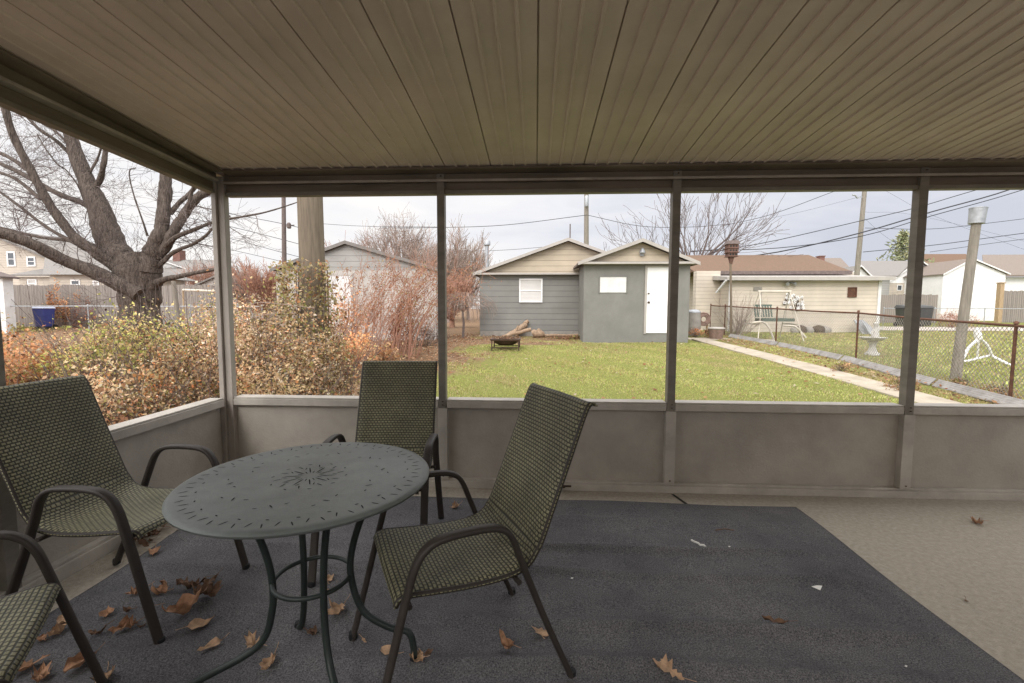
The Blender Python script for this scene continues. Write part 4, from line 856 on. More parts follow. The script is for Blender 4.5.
m = MB(); m.box((x0, 21.2, z0 - .14), (x2 + .15, 21.29, z0 + .02)); m.build('gutter', 'rdark', t)
m = MB(); m.box((xb - .09, Y - .03, .3), (xb + .03, Y + .02, zt)); m.build('corner_board', 'dwhite', t)
f = window(t, X(847.5, Y), X(854.5, Y), Y, Z(296.3, Y, 850), Z(288.2, Y, 850), 'rust', 'rust', 1, .04)
c = at(790.5, 282.5, Y - .1); m = MB()
for s in (-1, 1): m.tube([(c.x, Y, c.z), (c.x + s * .1, Y - .1, c.z - .02), (c.x + s * .17, Y - .2, c.z - .07)], [.03, .05, .08], 8)
m.build('floodlight', 'galv', t, smooth=True)
m = MB(); c = at(757.5, 289, Y); m.box((c.x - .17, Y - .03, c.z - .08), (c.x + .17, Y - .002, c.z + .08)); m.build('wall_plaque', 'found', t)
m = MB(); c = at(721, 275, Y); m.bar((xa - .35, Y - .3, zt), (xa - .55, Y + .2, zt - .5), .08, .06); m.tube([(xa - .1, Y - .05, zt - .02), (xa - .1, Y - .05, .4)], .035, 6); m.build('downspout', 'dwhite', t)
# wall ornament: white blossoms and butterflies on curling wires
t = thing('wall_ornament', 'white metal flower and butterfly ornament on the cream garage wall', 'wall ornament', (X(790, Y), Y - .05, Z(300, Y)))
m = MB(); m2 = MB()
for k in range(26):
    px, py = (rng.uniform(790, 804), rng.uniform(295, 309)) if k < 17 else (rng.uniform(781, 790), rng.uniform(293, 303))
    c = at(px, py, Y - .06)
    for j in range(5):
        a = j * 1.257 + k; d = Vector((math.cos(a), 0, math.sin(a))); e = Vector((-d.z, 0, d.x)); m.add([c, c + d * .045 + e * .022, c + d * .085 + Vector((0, -.01, 0)), c + d * .045 - e * .022], [(0, 1, 2, 3)])
    o_ = at(797 if k < 17 else 785, 311 if k < 17 else 305, Y - .04); m2.tube(bez([o_, o_.lerp(c, .5) + Vector((rng.uniform(-.15, .15), 0, 0)), c], 6), .012, 4)
m.build('blossoms', 'white', t); m2.build('stems', 'iron', t)

# houses at the right
Yh = 40
h = gable('white gabled garage with taupe roof behind the leaning post', X(941, Yh), X(1003, Yh), X(967.5, Yh), Yh, 48, .3, Z(274, Yh, 970), Z(259.5, Yh, 967), 'white', 'rtaup', 'white', over=.2, rake='dwhite')
m = MB(); z0, z1 = Z(274.5, Yh, 1010), Z(255, Yh + 5, 1010); xa = X(1003, Yh); m.hexa([(X(996, Yh), Yh + 1.2, z0 - .1), (xa + 14, Yh + 1.2, z0 - .1), (xa + 14, Yh + 6, z1), (X(978, Yh + 6), Yh + 6, z1), (X(996, Yh), Yh + 1.2, z0 + .05), (xa + 14, Yh + 1.2, z0 + .05), (xa + 14, Yh + 6, z1 + .15), (X(978, Yh + 6), Yh + 6, z1 + .15)]); m.build('side_roof', 'rtaup', h)
m = MB(); m.box((X(1000, Yh), Yh + 1.8, .2), (xa + 14, Yh + 6, z0 - .1)); m.build('side_wall', 'white', h)
Yh = 44
h = gable('house with a white upper gable and tan lower wall left of the white garage', X(884, Yh), X(946, Yh), X(915, Yh), Yh, 56, .3, Z(283, Yh, 915), Z(261, Yh, 915), 'hsid', 'rgrey', 'white', over=.3, name='house', cat='house', rake='dwhite')
window(h, X(896, Yh), X(900, Yh), Yh, Z(290, Yh, 900), Z(285.5, Yh, 900), 'white', 'glass', 0)
h = thing('house', 'house with brown hipped roof seen between the white gables at the right', 'house', (X(940, 54), 54, .3))
m = MB(); m.box((X(918, 54), 54, .2), (X(970, 54), 62, Z(281, 54, 940))); m.build('wall', 'hsid', h)
m = MB(); x0, x1 = X(912, 53), X(972, 53); z0, z1 = Z(281, 53, 940), Z(254, 58, 940); m.add([(x0, 53, z0), (x1, 53, z0), (X(962, 58), 58, z1), (X(918, 58), 58, z1), (x0, 63, z0), (x1, 63, z0)], [(0, 1, 2, 3), (3, 2, 5, 4), (1, 5, 2), (0, 3, 4), (0, 4, 5, 1)]); m.build('roof', 'rbrown', h)
Yh = 36
h = gable('grey roofed house just behind the leaning utility pole', X(845, Yh), X(868, Yh), X(857, Yh), Yh, 44, .3, Z(277, Yh, 860), Z(266.5, Yh, 857), 'hsid', 'rgrey', 'dwhite', over=.2, name='house', cat='house', rake='dwhite')
m = MB(); z0, z1 = Z(277, 37, 890), Z(262, 41, 890); m.hexa([(X(858, 37), 37, z0), (X(896, 37), 37, z0), (X(910, 41), 41, z1), (X(858, 41), 41, z1), (X(858, 37), 37, z0 + .1), (X(896, 37), 37, z0 + .1), (X(910, 41), 41, z1 + .1), (X(858, 41), 41, z1 + .1)]); m.build('side_roof', 'rgrey', h)
m = MB(); m.box((X(866, 37), 37.4, .2), (X(892, 37), 41, z0)); m.build('side_wall', 'bsid', h)
h = thing('house', 'low house with brick chimney rising behind the brown garage roof', 'house', (X(835, 46), 46, .3))
m = MB(); m.box((X(800, 46), 46, .2), (X(850, 46), 52, Z(272, 46, 825))); m.build('wall', 'hsid', h)
m = MB(); m.add([(X(795, 45.5), 45.5, Z(272, 45.5)), (X(852, 45.5), 45.5, Z(272, 45.5, 850)), (X(838, 49), 49, Z(258, 49, 830)), (X(810, 49), 49, Z(258, 49, 810)), (X(795, 45.5), 53, Z(272, 45.5)), (X(852, 45.5), 53, Z(272, 45.5, 850))], [(0, 1, 2, 3), (3, 2, 5, 4), (1, 5, 2), (0, 3, 4), (0, 4, 5, 1)]); rf = m.build('roof', 'rtaup', h)
m = MB(); c = at(820.5, 258, 48); m.box((c.x - .24, 47.7, c.z - 1.), (c.x + .24, 48.3, c.z + .12)); m.box((c.x - .28, 47.62, c.z + .121), (c.x + .28, 48.38, c.z + .2)); m.build('chimney', 'brick', rf)

# left: beige two storey house, other roofs, shed
Yh = 30; xa, xb = X(-120, Yh), X(64, Yh)
h = thing('house', 'beige two storey house behind the fence at the left edge', 'house', (X(20, Yh), Yh, .3))
m = MB(); m.box((xa, Yh, .2), (xb, Yh + 8, Z(262, Yh, 60))); m.prism([(xa, Yh + .004, Z(262, Yh, 60)), (xb, Yh + .004, Z(262, Yh, 60)), (X(-20, Yh), Yh + .004, Z(228, Yh, 0))], (0, 7.9, 0)); m.build('wall', 'hsid', h)
m = MB(); m.hexa([(xb + .35, Yh - .4, Z(264.5, Yh, 60)), (X(-20, Yh), Yh - .4, Z(226.5, Yh, 0)), (X(-20, Yh), Yh + 8.4, Z(226.5, Yh, 0)), (xb + .35, Yh + 8.4, Z(264.5, Yh, 60)), (xb + .35, Yh - .4, Z(263, Yh, 60)), (X(-20, Yh), Yh - .4, Z(224.5, Yh, 0)), (X(-20, Yh), Yh + 8.4, Z(224.5, Yh, 0)), (xb + .35, Yh + 8.4, Z(263, Yh, 60))])
m.hexa([(xa - .35, Yh - .4, Z(266, Yh, 60)), (X(-20, Yh), Yh - .4, Z(226.5, Yh, 0)), (X(-20, Yh), Yh + 8.4, Z(226.5, Yh, 0)), (xa - .35, Yh + 8.4, Z(266, Yh, 60)), (xa - .35, Yh - .4, Z(264.5, Yh, 60)), (X(-20, Yh), Yh - .4, Z(224.5, Yh, 0)), (X(-20, Yh), Yh + 8.4, Z(224.5, Yh, 0)), (xa - .35, Yh + 8.4, Z(264.5, Yh, 60))]); m.build('roof', 'rgrey', h)
m = MB(); a, b_ = X(18, Yh - 2.5), X(50, Yh - 2.5); m.box((a, Yh - 2.3, .2), (b_, Yh - .005, Z(277, Yh - 2.3, 30))); m.build('porch_room', 'hsid', h)
m = MB(); m.hexa([(a - .3, Yh - 2.6, Z(276, Yh - 2.6, 30)), (b_ + .3, Yh - 2.6, Z(276, Yh - 2.6, 30)), (b_, Yh - .01, Z(268, Yh, 30)), (a, Yh - .01, Z(268, Yh, 30)), (a - .3, Yh - 2.6, Z(274.5, Yh - 2.6, 30)), (b_ + .3, Yh - 2.6, Z(274.5, Yh - 2.6, 30)), (b_, Yh - .01, Z(266.5, Yh, 30)), (a, Yh - .01, Z(266.5, Yh, 30))]); m.build('porch_roof', 'rgrey', h)
window(h, X(12.5, Yh), X(18.3, Yh), Yh, Z(265, Yh, 15), Z(253, Yh, 15), 'white', 'glass', 1, .1)
window(h, X(32, Yh), X(38, Yh), Yh, Z(265, Yh, 35), Z(258, Yh, 35), 'white', 'glass', 1, .1)
window(h, X(31, Yh - 2.3), X(38, Yh - 2.3), Yh - 2.3, Z(287, Yh - 2.3, 35), Z(280.5, Yh - 2.3, 35), 'white', 'blind', 1, .08)
Yh = 27; xa, xb = X(52, Yh), X(113, Yh)
h = thing('house', 'low beige house wing with grey roof between the big tree limbs and the fence', 'house', (X(85, Yh), Yh, .3))
m = MB(); m.box((xa, Yh, .2), (xb, Yh + 6, Z(274, Yh, 80))); m.build('wall', 'hsid', h)
m = MB(); z0, z1 = Z(275, Yh, 80), Z(246, Yh + 3.5, 70); m.add([(xa, Yh - .4, z0), (xb + .4, Yh - .4, z0), (X(88, Yh + 3), Yh + 3.2, z1), (X(48, Yh + 3), Yh + 3.2, z1), (xa, Yh + 6.8, z0), (xb + .4, Yh + 6.8, z0)], [(0, 1, 2, 3), (3, 2, 5, 4), (1, 5, 2), (0, 3, 4), (0, 4, 5, 1)]); m.build('roof', 'rgrey', h)
window(h, X(74, Yh), X(81, Yh), Yh, Z(288, Yh, 77), Z(281, Yh, 77), 'white', 'glass', 1, .08); window(h, X(96, Yh), X(100, Yh), Yh, Z(290, Yh, 97), Z(282, Yh, 97), 'white', 'blind', 0, .08)
Yh = 17; t = gable('small white shed cut off by the left edge of the view', X(-90, Yh), X(5, 17), X(-60, Yh), Yh, 17.35, G(Yh), Z(278, Yh, 0), Z(258, Yh, -20), 'dwhite', 'rdark', 'dwhite', over=.15, name='shed', cat='shed', rake='rdark')
Yh = 44; h = gable('house with grey roof and brick chimney between the tree and the corner post', X(150, Yh), X(232, Yh), X(166, Yh), Yh, 54, .3, Z(284, Yh, 190), Z(261, Yh, 170), 'dwhite', 'rgrey', 'dwhite', over=.3, name='house', cat='house', rake='dwhite')
m = MB(); c = at(179.5, 261, Yh + 2); m.box((c.x - .38, Yh + 1.6, c.z - 1.6), (c.x + .38, Yh + 2.4, c.z + 1.1)); m.build('chimney', 'brick', h)
m = MB(); z0, z1 = Z(277, 42, 200), Z(261, 46, 200); m.hexa([(X(165, 42), 42, z0), (X(228, 42), 42, z0), (X(216, 46), 46, z1), (X(168, 46), 46, z1), (X(165, 42), 42, z0 + .12), (X(228, 42), 42, z0 + .12), (X(216, 46), 46, z1 + .12), (X(168, 46), 46, z1 + .12)]); m.build('front_roof', 'rgrey', h)
m = MB(); m.box((X(168, 42), 42.3, .2), (X(226, 42), 43.9, z0)); m.build('front_wall', 'dwhite', h)
Yh = 33; h = gable('low garage with dark roof beside the corner post, beyond the fence', X(186, Yh), X(262, Yh), X(225, Yh), Yh, 40, .3, Z(291, Yh, 220), Z(274, Yh, 225), 'wstuc', 'rgrey', 'wstuc', over=.2, rake='rgrey')

# ------------------------------------------------------------------ fences
def board_fence(label, x0, x1, Y, h, cap=False):
    t = thing('board_fence', label, 'fence', ((x0 + x1) / 2, Y, G(Y)))
    m = MB(); x = x0; g = G(Y)
    while x < x1:
        dz = rng.uniform(-.03, .03); m.box((x, Y + rng.uniform(0, .015), g - .05), (x + .13, Y + .035, g + h + dz)); x += .14
    m.build('boards', 'fwood', t)
    m = MB(); m.box((x0, Y + .04, g + .35), (x1, Y + .08, g + .44)); m.box((x0, Y + .04, g + h - .35), (x1, Y + .08, g + h - .26)); m.build('rail', 'fwood', t)
    x = x0
    while x < x1: m = MB(); m.box((x, Y + .081, g - .1), (x + .1, Y + .18, g + h + .05)); m.build('post', 'fwood', t); x += 2.4
    return t
board_fence('tall weathered board fence behind the big bare tree', X(7, 20.3), X(226, 20.3), 20.3, 1.98)
board_fence('grey board fence beyond the alley right of the cream garage', X(868, 33), X(937, 33), 33, 1.95)
board_fence('grey board fence at the far right beside the white garage', X(1001, 35), X(1090, 35), 35, 2.3)
def chain(label, pts, h=1.12, wire=True, rail='rust', post='rust', skip=()):
    t = thing('chain_link_fence', label, 'fence', (pts[0][0], pts[0][1], pts[0][2] if len(pts[0]) > 2 else G(pts[0][1])))
    P = [Vector((p[0], p[1], G(p[1]))) for p in pts]
    for p in P: m = MB(); m.tube([p - Vector((0, 0, .2)), p + Vector((0, 0, h + .03))], .021, 8); m.lathe((p.x, p.y, p.z + h + .03), [(.034, 0), (.03, .025), (.01, .04)], 8); m.build('post', post, t, smooth=True)
    m = MB()
    for a, b in zip(P, P[1:]): m.tube([a + Vector((0, 0, h)), a.lerp(b, .5) + Vector((0, 0, h - .015)), b + Vector((0, 0, h))], .021, 7)
    m.build('top_rail', rail, t, smooth=True)
    if wire:
        m = MB()
        for a, b in zip(P, P[1:]):
            L = (b - a).length; d = (b - a) / L; s = .085; u = Vector((0, 0, 1)); k = -h
            off = Vector((d.y, -d.x, 0)) * .026
            while k < L:
                for sg in (1, -1):
                    t0, t1 = max(0, k), min(L, k + h); z0, z1 = t0 - k, t1 - k
                    if sg < 0: z0, z1 = h - z0, h - z1
                    if t1 - t0 > .02: m.tube([a + d * t0 + u * z0 + off * (1 if sg > 0 else 1.15), a + d * t1 + u * z1 + off * (1 if sg > 0 else 1.15)], .0042, 3, caps=False)
                k += s
        m.build('wire_mesh', 'mesh', t)
    return t
chain('rusty chain link fence running beside the garden path', [(6.2, 3.6), (6.96, 6.97), (7.88, 11.57), (7.62, 14.83), (7.3, 18.), (7.2, 19.2)])
chain('galvanised chain link fence beyond the left shrubs', [(X(px, 17.2), 17.2) for px in (-90, -20, 88, 190, 262)], 1.08, False, 'galv', 'galv')
chain('chain link fence along the alley behind the birdbath', [(X(px, 27), 27) for px in (884, 935, 985, 1040, 1090)], 1.0, False, 'galv', 'galv')
t = thing('timber_post', 'tan timber post at the end of the far right board fence', 'post', (X(999.5, 34.8), 34.8, G(35)))
m = MB(); m.box((X(997.5, 34.8), 34.7, .3), (X(1001.5, 34.8), 35., Z(283.5, 34.8, 1000))); o = m.build('shaft', 'twood', t, bevel=.01)
m = MB(); m.box((X(997.2, 34.8), 34.66, Z(283.4, 34.8, 1000)), (X(1001.8, 34.8), 35.04, Z(283.4, 34.8, 1000) + .08)); m.build('cap', 'twood', t)

# ribbed sheet edging lying along the fence
GE = 'ribbed sheets laid along the foot of the fence'
MT['tubred'] = mat('faded red brown clay', (.22, .15, .12), .9, .3, 10)
E_ = [(6.45, 5.2), (6.78, 8.1), (7.25, 11.2), (7.3, 14.2), (7.05, 17.1)]
for (a, b_), lb in zip(zip(E_, E_[1:]), ('nearest ribbed grey sheet at the foot of the fence, below the leaning post', 'second ribbed grey sheet at the foot of the fence, below the birdbath', 'third ribbed grey sheet at the foot of the fence, before the swing', 'farthest ribbed grey sheet at the foot of the fence, by the bird house pole')):
    A = Vector((*a, G(a[1]))); B = Vector((*b_, G(b_[1]))); d = (B - A).normalized(); s = Vector((d.y, -d.x, 0)); m = MB(); pr = []
    for k in range(9): pr.append((k * .013, .02 + .11 * k / 8 + (.012 if k % 2 else 0)))
    t0 = [A + d * .03 + s * x + Vector((0, 0, z)) for x, z in pr]; t1 = [B - d * .03 + s * x + Vector((0, 0, z)) for x, z in pr]
    n = len(pr); m.add(t0 + t1 + [v - Vector((0, 0, .012)) for v in t0 + t1], [(i, i + 1, n + i + 1, n + i) for i in range(n - 1)] + [(2 * n + i, 3 * n + i, 3 * n + i + 1, 2 * n + i + 1) for i in range(n - 1)] + [(0, n, 3 * n, 2 * n), (n - 1, 3 * n - 1, 4 * n - 1, 2 * n - 1)])
    tag(m.build('ribbed_sheet', 'sheet'), lb, 'metal sheet', GE)

# ------------------------------------------------------------------ yard things
# leaning post with upturned bucket
b = gr(955, 379); top = at(976.5, 222, b.y); t = thing('leaning_post', 'leaning weathered post topped with an upturned metal bucket, behind the fence', 'post', tuple(b))
m = MB(); m.tube([b - Vector((0, 0, .2)), b.lerp(top, .33), b.lerp(top, .66), top], [.084, .078, .072, .069], 14); m.build('shaft', 'poleg', t, smooth=True)
d = (top - b).normalized(); m = MB(); m.tube([top - d * .03, top + d * .10, top + d * .25], [.116, .12, .126], 20); m.tube([top + d * .236, top + d * .252], [.130, .130], 20); m.build('bucket', 'galv', t, smooth=True)
# bird house on a pole
b = gr(731, 336.5); Yb = b.y; t = thing('bird_house', 'brown tiered bird house on a tall pole left of the swing', 'bird house', tuple(b))
m = MB(); m.tube([b, at(731, 300, Yb), at(730.5, 262, Yb)], [.05, .045, .04], 8); m.build('pole', 'pole', t, smooth=True)
c = at(731.5, 250, Yb); s = Yb / F
for k, (py, hw_) in enumerate(((256.5, 4.2), (252.5, 4.7), (248.3, 4.7))):
    z = Z(py, Yb, 731); m = MB(); m.box((c.x - hw_ * s, Yb - hw_ * s, z), (c.x + hw_ * s, Yb + hw_ * s, z + 3.4 * s)); m.box((c.x - (hw_ + .8) * s, Yb - (hw_ + .8) * s, z - .5 * s), (c.x + (hw_ + .8) * s, Yb + (hw_ + .8) * s, z - .02 * s)); m.build('nest_box', 'house', t)
    m = MB()
    for q in (-1, 0, 1): m.tube([(c.x + q * 2.6 * s, Yb - hw_ * s - .004, z + 1.6 * s), (c.x + q * 2.6 * s, Yb - hw_ * s - .001, z + 1.6 * s)], .035, 8)
    m.build('entrance_hole', 'slot', t)
z = Z(244.6, Yb, 731); m = MB(); q = 6. * s; m.add([(c.x - q, Yb - q, z), (c.x + q, Yb - q, z), (c.x + q, Yb + q, z), (c.x - q, Yb + q, z), (c.x - q * .75, Yb - q * .75, z + 3.5 * s), (c.x + q * .75, Yb - q * .75, z + 3.5 * s), (c.x + q * .75, Yb + q * .75, z + 3.5 * s), (c.x - q * .75, Yb + q * .75, z + 3.5 * s)], [(0, 3, 2, 1), (4, 5, 6, 7), (0, 1, 5, 4), (1, 2, 6, 5), (2, 3, 7, 6), (3, 0, 4, 7)]); m.build('roof', 'rdark', t)
m = MB(); m.tube([at(731, 257, Yb), at(731, 264, Yb)], [.12, .05], 8); m.build('bracket', 'house', t)
# swing
Ys = 16.3; t = thing('garden_swing', 'cream garden swing frame with green slatted bench in front of the cream garage', 'swing', (X(775, Ys), Ys, G(Ys)))
g = G(Ys); x0, x1 = X(759, Ys), X(789, Ys); zt = Z(291.5, Ys, 775)
m = MB(); m.tube([(x0 - .05, Ys, zt), (x1 + .05, Ys, zt)], .035, 8); m.build('top_bar', 'swing', t, smooth=True)
for x, lo in ((x0, -.35), (x1, .12)):
    for dy in (-.75, .75): m = MB(); m.tube(bez([(x, Ys, zt), (x + lo * .3, Ys + dy * .45, zt - .75), (x + lo, Ys + dy, g)], 10), .019, 8); m.build('leg', 'swing', t, smooth=True)
    m = MB(); m.tube([(x + lo * .5, Ys - .45, g + .55), (x + lo * .5, Ys + .45, g + .55)], .022, 6); m.build('brace', 'swing', t, smooth=True)
bx0, bx1 = X(759, Ys), X(791, Ys); zs = Z(319, Ys, 775); m = MB()
for k in range(6): m.box((bx0, Ys - .25 + k * .085, zs), (bx1, Ys - .18 + k * .085, zs + .025))
m.box((bx0, Ys - .27, zs - .08), (bx1, Ys - .255, zs + .03)); m.box((bx0, Ys + .255, zs - .08), (bx1, Ys + .27, zs + .03)); m.build('seat', 'green', t)
m = MB(); w = X(777, Ys) - bx0
for k in range(7): m.bar((bx0 + .02 + k * w / 6.5, Ys + .26, zs + .06), (bx0 - .0 + k * w / 6.5, Ys + .36, zs + .48), .05, .02, (0, 1, 0))
m.bar((bx0 - .02, Ys + .37, zs + .48), (bx0 + w, Ys + .37, zs + .48), .04, .05); m.build('backrest', 'green', t)
m = MB()
for x in (bx0 + .03, bx1 - .03):
    for dy in (-.24, .26): m.tube([(x, Ys + dy, zs + .02), (x0 + .05 if x < (bx0 + bx1) / 2 else x1 - .05, Ys, zt)], .008, 4)
m.build('chain', 'mesh', t)
b = gr(769, 342); m = MB(); m.tube(bez([b + Vector((-.35, .4, .62)), b + Vector((-.1, .2, .64)), b + Vector((.02, 0, .4)), b + Vector((.12, -.1, 0))], 14), .035, 8); m.tube([b + Vector((-.3, -.1, .04)), b + Vector((.12, -.1, .04))], .05, 8)
tag(m.build('bent_pipe', 'swing', smooth=True), 'bent cream pipe standing below the green swing bench', 'pipe')
b = gr(803, 338); m = MB(); m.tube(bez([b + Vector((-.55, .3, .42)), b + Vector((-.25, .2, .42)), b + Vector((-.1, .1, .3)), b + Vector((.1, 0, 0))], 14), .035, 8)
tag(m.build('bent_pipe', 'swing', smooth=True), 'bent cream pipe right of the garden swing', 'pipe')
# birdbath with figure
b = gr(872, 355); t = thing('birdbath', 'pale stone birdbath with a small statue on the basin behind the fence', 'birdbath', tuple(b))
s = b.y / F
m = MB(); m.lathe(tuple(b), [(.0, 0), (.17, 0), (.16, .05), (.10, .10), (.075, .22), (.085, .30), (.12, .35), (.10, .365)], 20); m.build('pedestal', 'stone', t, smooth=True)
m = MB(); m.lathe(tuple(b + Vector((0, 0, .36))), [(.08, 0), (.22, .035), (.29, .085), (.305, .105), (.285, .105), (.2, .07), (.0, .06)], 28); m.build('basin', 'stone', t, smooth=True)
c = b + Vector((.05, 0, .455)); m = MB(); m.tube([c, c + Vector((0, 0, .12)), c + Vector((.01, 0, .22)), c + Vector((0, 0, .27)), c + Vector((.01, 0, .30)), c + Vector((.01, 0, .37)), c + Vector((.01, 0, .40))], [.09, .085, .07, .035, .05, .055, .02], 12)
m.tube([c + Vector((-.05, -.02, .2)), c + Vector((-.13, -.05, .14)), c + Vector((-.12, -.08, .05))], [.025, .022, .018], 7); m.tube([c + Vector((.06, -.02, .2)), c + Vector((.13, -.04, .22)), c + Vector((.14, -.04, .30))], [.025, .022, .018], 7)
m.build('statue', 'stone', t, smooth=True)
b = gr(866, 334); m = MB(); m.hexa([b + Vector(v) for v in [(-.15, 0, 0), (.35, .05, 0), (.35, .12, 0), (-.15, .07, 0), (-.3, .3, .55), (.12, .35, .55), (.12, .39, .55), (-.3, .34, .55)]]); m.hexa([b + Vector(v) for v in [(.02, -.2, 0), (.4, -.15, 0), (.4, -.1, 0), (.02, -.15, 0), (-.12, .1, .5), (.02, .1, .5), (.02, .14, .5), (-.12, .14, .5)]])
tag(m.build('folded_panel', 'galv'), 'pale folded panel leaning behind the birdbath', 'panel')
# white tripod frame
b = gr(985, 366); Yt = b.y; t = thing('tubular_frame', 'white tubular frame lying on the grass beside the leaning post', 'frame', tuple(b))
A = at(978.7, 339, Yt); Bp = at(962, 361, Yt - .1); Cp = at(992, 357, Yt + .3); E2 = at(1013, 367.5, Yt - .1); F2 = at(977.5, 333, Yt)
for nm, P, r_ in (('tube', [F2, A, A.lerp(Bp, .55) + Vector((-.02, 0, .05)), Bp], .03), ('tube', [A, A.lerp(Cp, .5) + Vector((.02, 0, .05)), Cp], .03), ('tube', [Bp, Bp + Vector((.1, 0, -.02)), Cp + Vector((-.1, 0, 0)), Cp], .025), ('tube', [Cp, E2], .03), ('tube', [A + Vector((0, 0, -.05)), Bp.lerp(Cp, .5)], .02)):
    m = MB(); m.tube([p + Vector((0, 0, .02)) for p in (bez(P, 12) if len(P) > 2 else P)], r_, 8); m.build(nm, 'white', t, smooth=True)
m = MB(); m.tube([F2 + Vector((-.02, 0, .1)), F2, A], [.05, .07, .06], 8); m.build('hub', 'white', t, smooth=True)
# blue recycling bin at the left
b = Vector((X(43.5, 18.9), 18.9, G(18.9))); t = thing('recycling_bin', 'blue wheeled bin with pale lid in front of the board fence', 'bin', tuple(b))
m = MB(); w0, w1, hh = .22, .27, .92
m.hexa([b + Vector(v) for v in [(-w0, -.2, .12), (w0, -.2, .12), (w0, .2, .12), (-w0, .2, .12), (-w1, -.25, hh), (w1, -.25, hh), (w1, .25, hh), (-w1, .25, hh)]]); m.build('body', 'bin', t, bevel=.03)
m = MB(); m.hexa([b + Vector(v) for v in [(-w1 - .03, -.28, hh + .004), (w1 + .03, -.28, hh + .004), (w1 + .03, .28, hh + .004), (-w1 - .03, .28, hh + .004), (-w1 + .03, -.22, hh + .08), (w1 - .03, -.22, hh + .08), (w1 - .03, .24, hh + .08), (-w1 + .03, .24, hh + .08)]]); m.build('lid', 'binl', t, bevel=.02)
for s in (-1, 1): m = MB(); m.tube([b + Vector((s * .20, .22, .12)), b + Vector((s * .26, .22, .12))], .12, 14); m.build('wheel', 'rubber', t)
m = MB(); m.tube([b + Vector((-.22, .30, .86)), b + Vector((.22, .30, .86))], .02, 6); m.build('handle', 'bin', t)
m = MB(); m.hexa([b + Vector(v) for v in [(-w0 + .04, -.19, .02), (w0 - .04, -.19, .02), (w0 - .04, .1, .02), (-w0 + .04, .1, .02), (-w0, -.21, .118), (w0, -.21, .118), (w0, .2, .118), (-w0, .2, .118)]]); m.build('base', 'gbin', t)
# dark wheeled bins at the alley
for px, lb in ((906.5, 'dark wheeled bin left of the right post, by the alley fence'), (922, 'dark wheeled bin right of the right post, by the alley fence')):
    b = Vector((X(px, 26), 26, G(26))); t = thing('rubbish_bin', lb, 'bin', tuple(b), 0, 'dark wheeled bins at the alley')
    m = MB(); m.hexa([b + Vector(v) for v in [(-.28, -.3, .06), (.28, -.3, .06), (.28, .3, .06), (-.28, .3, .06), (-.34, -.36, 1.02), (.34, -.36, 1.02), (.34, .36, 1.02), (-.34, .36, 1.02)]]); m.build('body', 'gbin', t, bevel=.03)
    m = MB(); m.hexa([b + Vector(v) for v in [(-.38, -.4, 1.024), (.38, -.4, 1.024), (.38, .4, 1.024), (-.38, .4, 1.024), (-.3, -.3, 1.14), (.3, -.3, 1.14), (.3, .34, 1.2), (-.3, .34, 1.2)]]); m.build('lid', 'gbin', t, bevel=.02)
    for s in (-1, 1): m = MB(); m.tube([b + Vector((s * .25, .32, .12)), b + Vector((s * .33, .32, .12))], .12, 12); m.build('wheel', 'rubber', t)
# barrel, planter and basket left of the bird house
Yq = 17.6; b = Vector((X(694, Yq), Yq, G(Yq))); t = thing('rain_barrel', 'grey barrel with domed lid beside the annex corner', 'barrel', tuple(b))
m = MB(); m.lathe(tuple(b), [(.22, 0), (.25, .2), (.26, .5), (.24, .88)], 18); m.build('body', 'found', t, smooth=True); m = MB(); m.lathe(tuple(b + Vector((0, 0, .885))), [(.25, 0), (.24, .05), (.16, .10), (.02, .12)], 18); m.build('lid', 'galv', t, smooth=True)
Yq = 16.4; b = Vector((X(717, Yq), Yq, G(Yq))); t = thing('planter_tub', 'weathered red brown tub with pale rim below the bird house', 'planter', tuple(b))
m = MB(); m.lathe(tuple(b), [(.2, 0), (.27, .34)], 18); m.build('tub', 'tubred', t, smooth=True); m = MB(); m.lathe(tuple(b + Vector((0, 0, .345))), [(.27, 0), (.29, .02), (.28, .06), (.1, .08), (.02, .08)], 18); m.build('rim', 'trim', t, smooth=True)
Yq = 17.9; b = Vector((X(704, Yq), Yq, G(Yq))); t = thing('hose_reel', 'rust red round hose reel between the barrel and the bird house', 'hose reel', tuple(b))
m = MB()
for r_ in (.12, .18, .24): m.tube([b + Vector((r_ * math.cos(a), 0, .62 + r_ * math.sin(a))) for a in np.linspace(0, 2 * math.pi, 21)], .035, 6, caps=False)
m.build('coil', 'tubred', t, smooth=True); m = MB(); m.box(tuple(b + Vector((-.2, .05, 0))), tuple(b + Vector((-.14, .12, .7)))); m.box(tuple(b + Vector((.14, .05, 0))), tuple(b + Vector((.2, .12, .7)))); m.build('stand', 'twood', t)
mound('dry brown bush at the foot of the barrel beside the annex', 705, 17.2, .65, .42, 900, ORG_, .05)
# bare fan shaped bush at the bird house
b = gr(737, 335); t = thing('bare_bush', 'bare fan shaped bush around the bird house pole', 'bush', tuple(b)); m = MB()
for k in range(46): grow(m, b + Vector((rng.gauss(0, .15), rng.gauss(0, .15), 0)), (rng.gauss(.1, .55), rng.gauss(0, .4), 1), rng.uniform(.6, 1.15), .011, 1, .4, .2, tip=.004)
m.build('stems', 'twigp', t)
for px, py, w, lb in ((900, 390, .35, 'dry brown weeds at the foot of the fence under the right post'), (840, 372, .3, 'dry weeds at the fence left of the birdbath'), (1000, 395, .4, 'brown vine tangle at the near fence post'), (962, 389, .35, 'dry weeds between the fence posts below the leaning post')):
    p = gr(px, py); mound(lb, px, p.y, w, .24, 420, [(3, (.33, .2, .12)), (1, (.2, .18, .06)), (1, (.45, .34, .2))], .035, 'dry weeds along the fence', x=p.x, stems=14, name='weed_clump', cat='weeds')
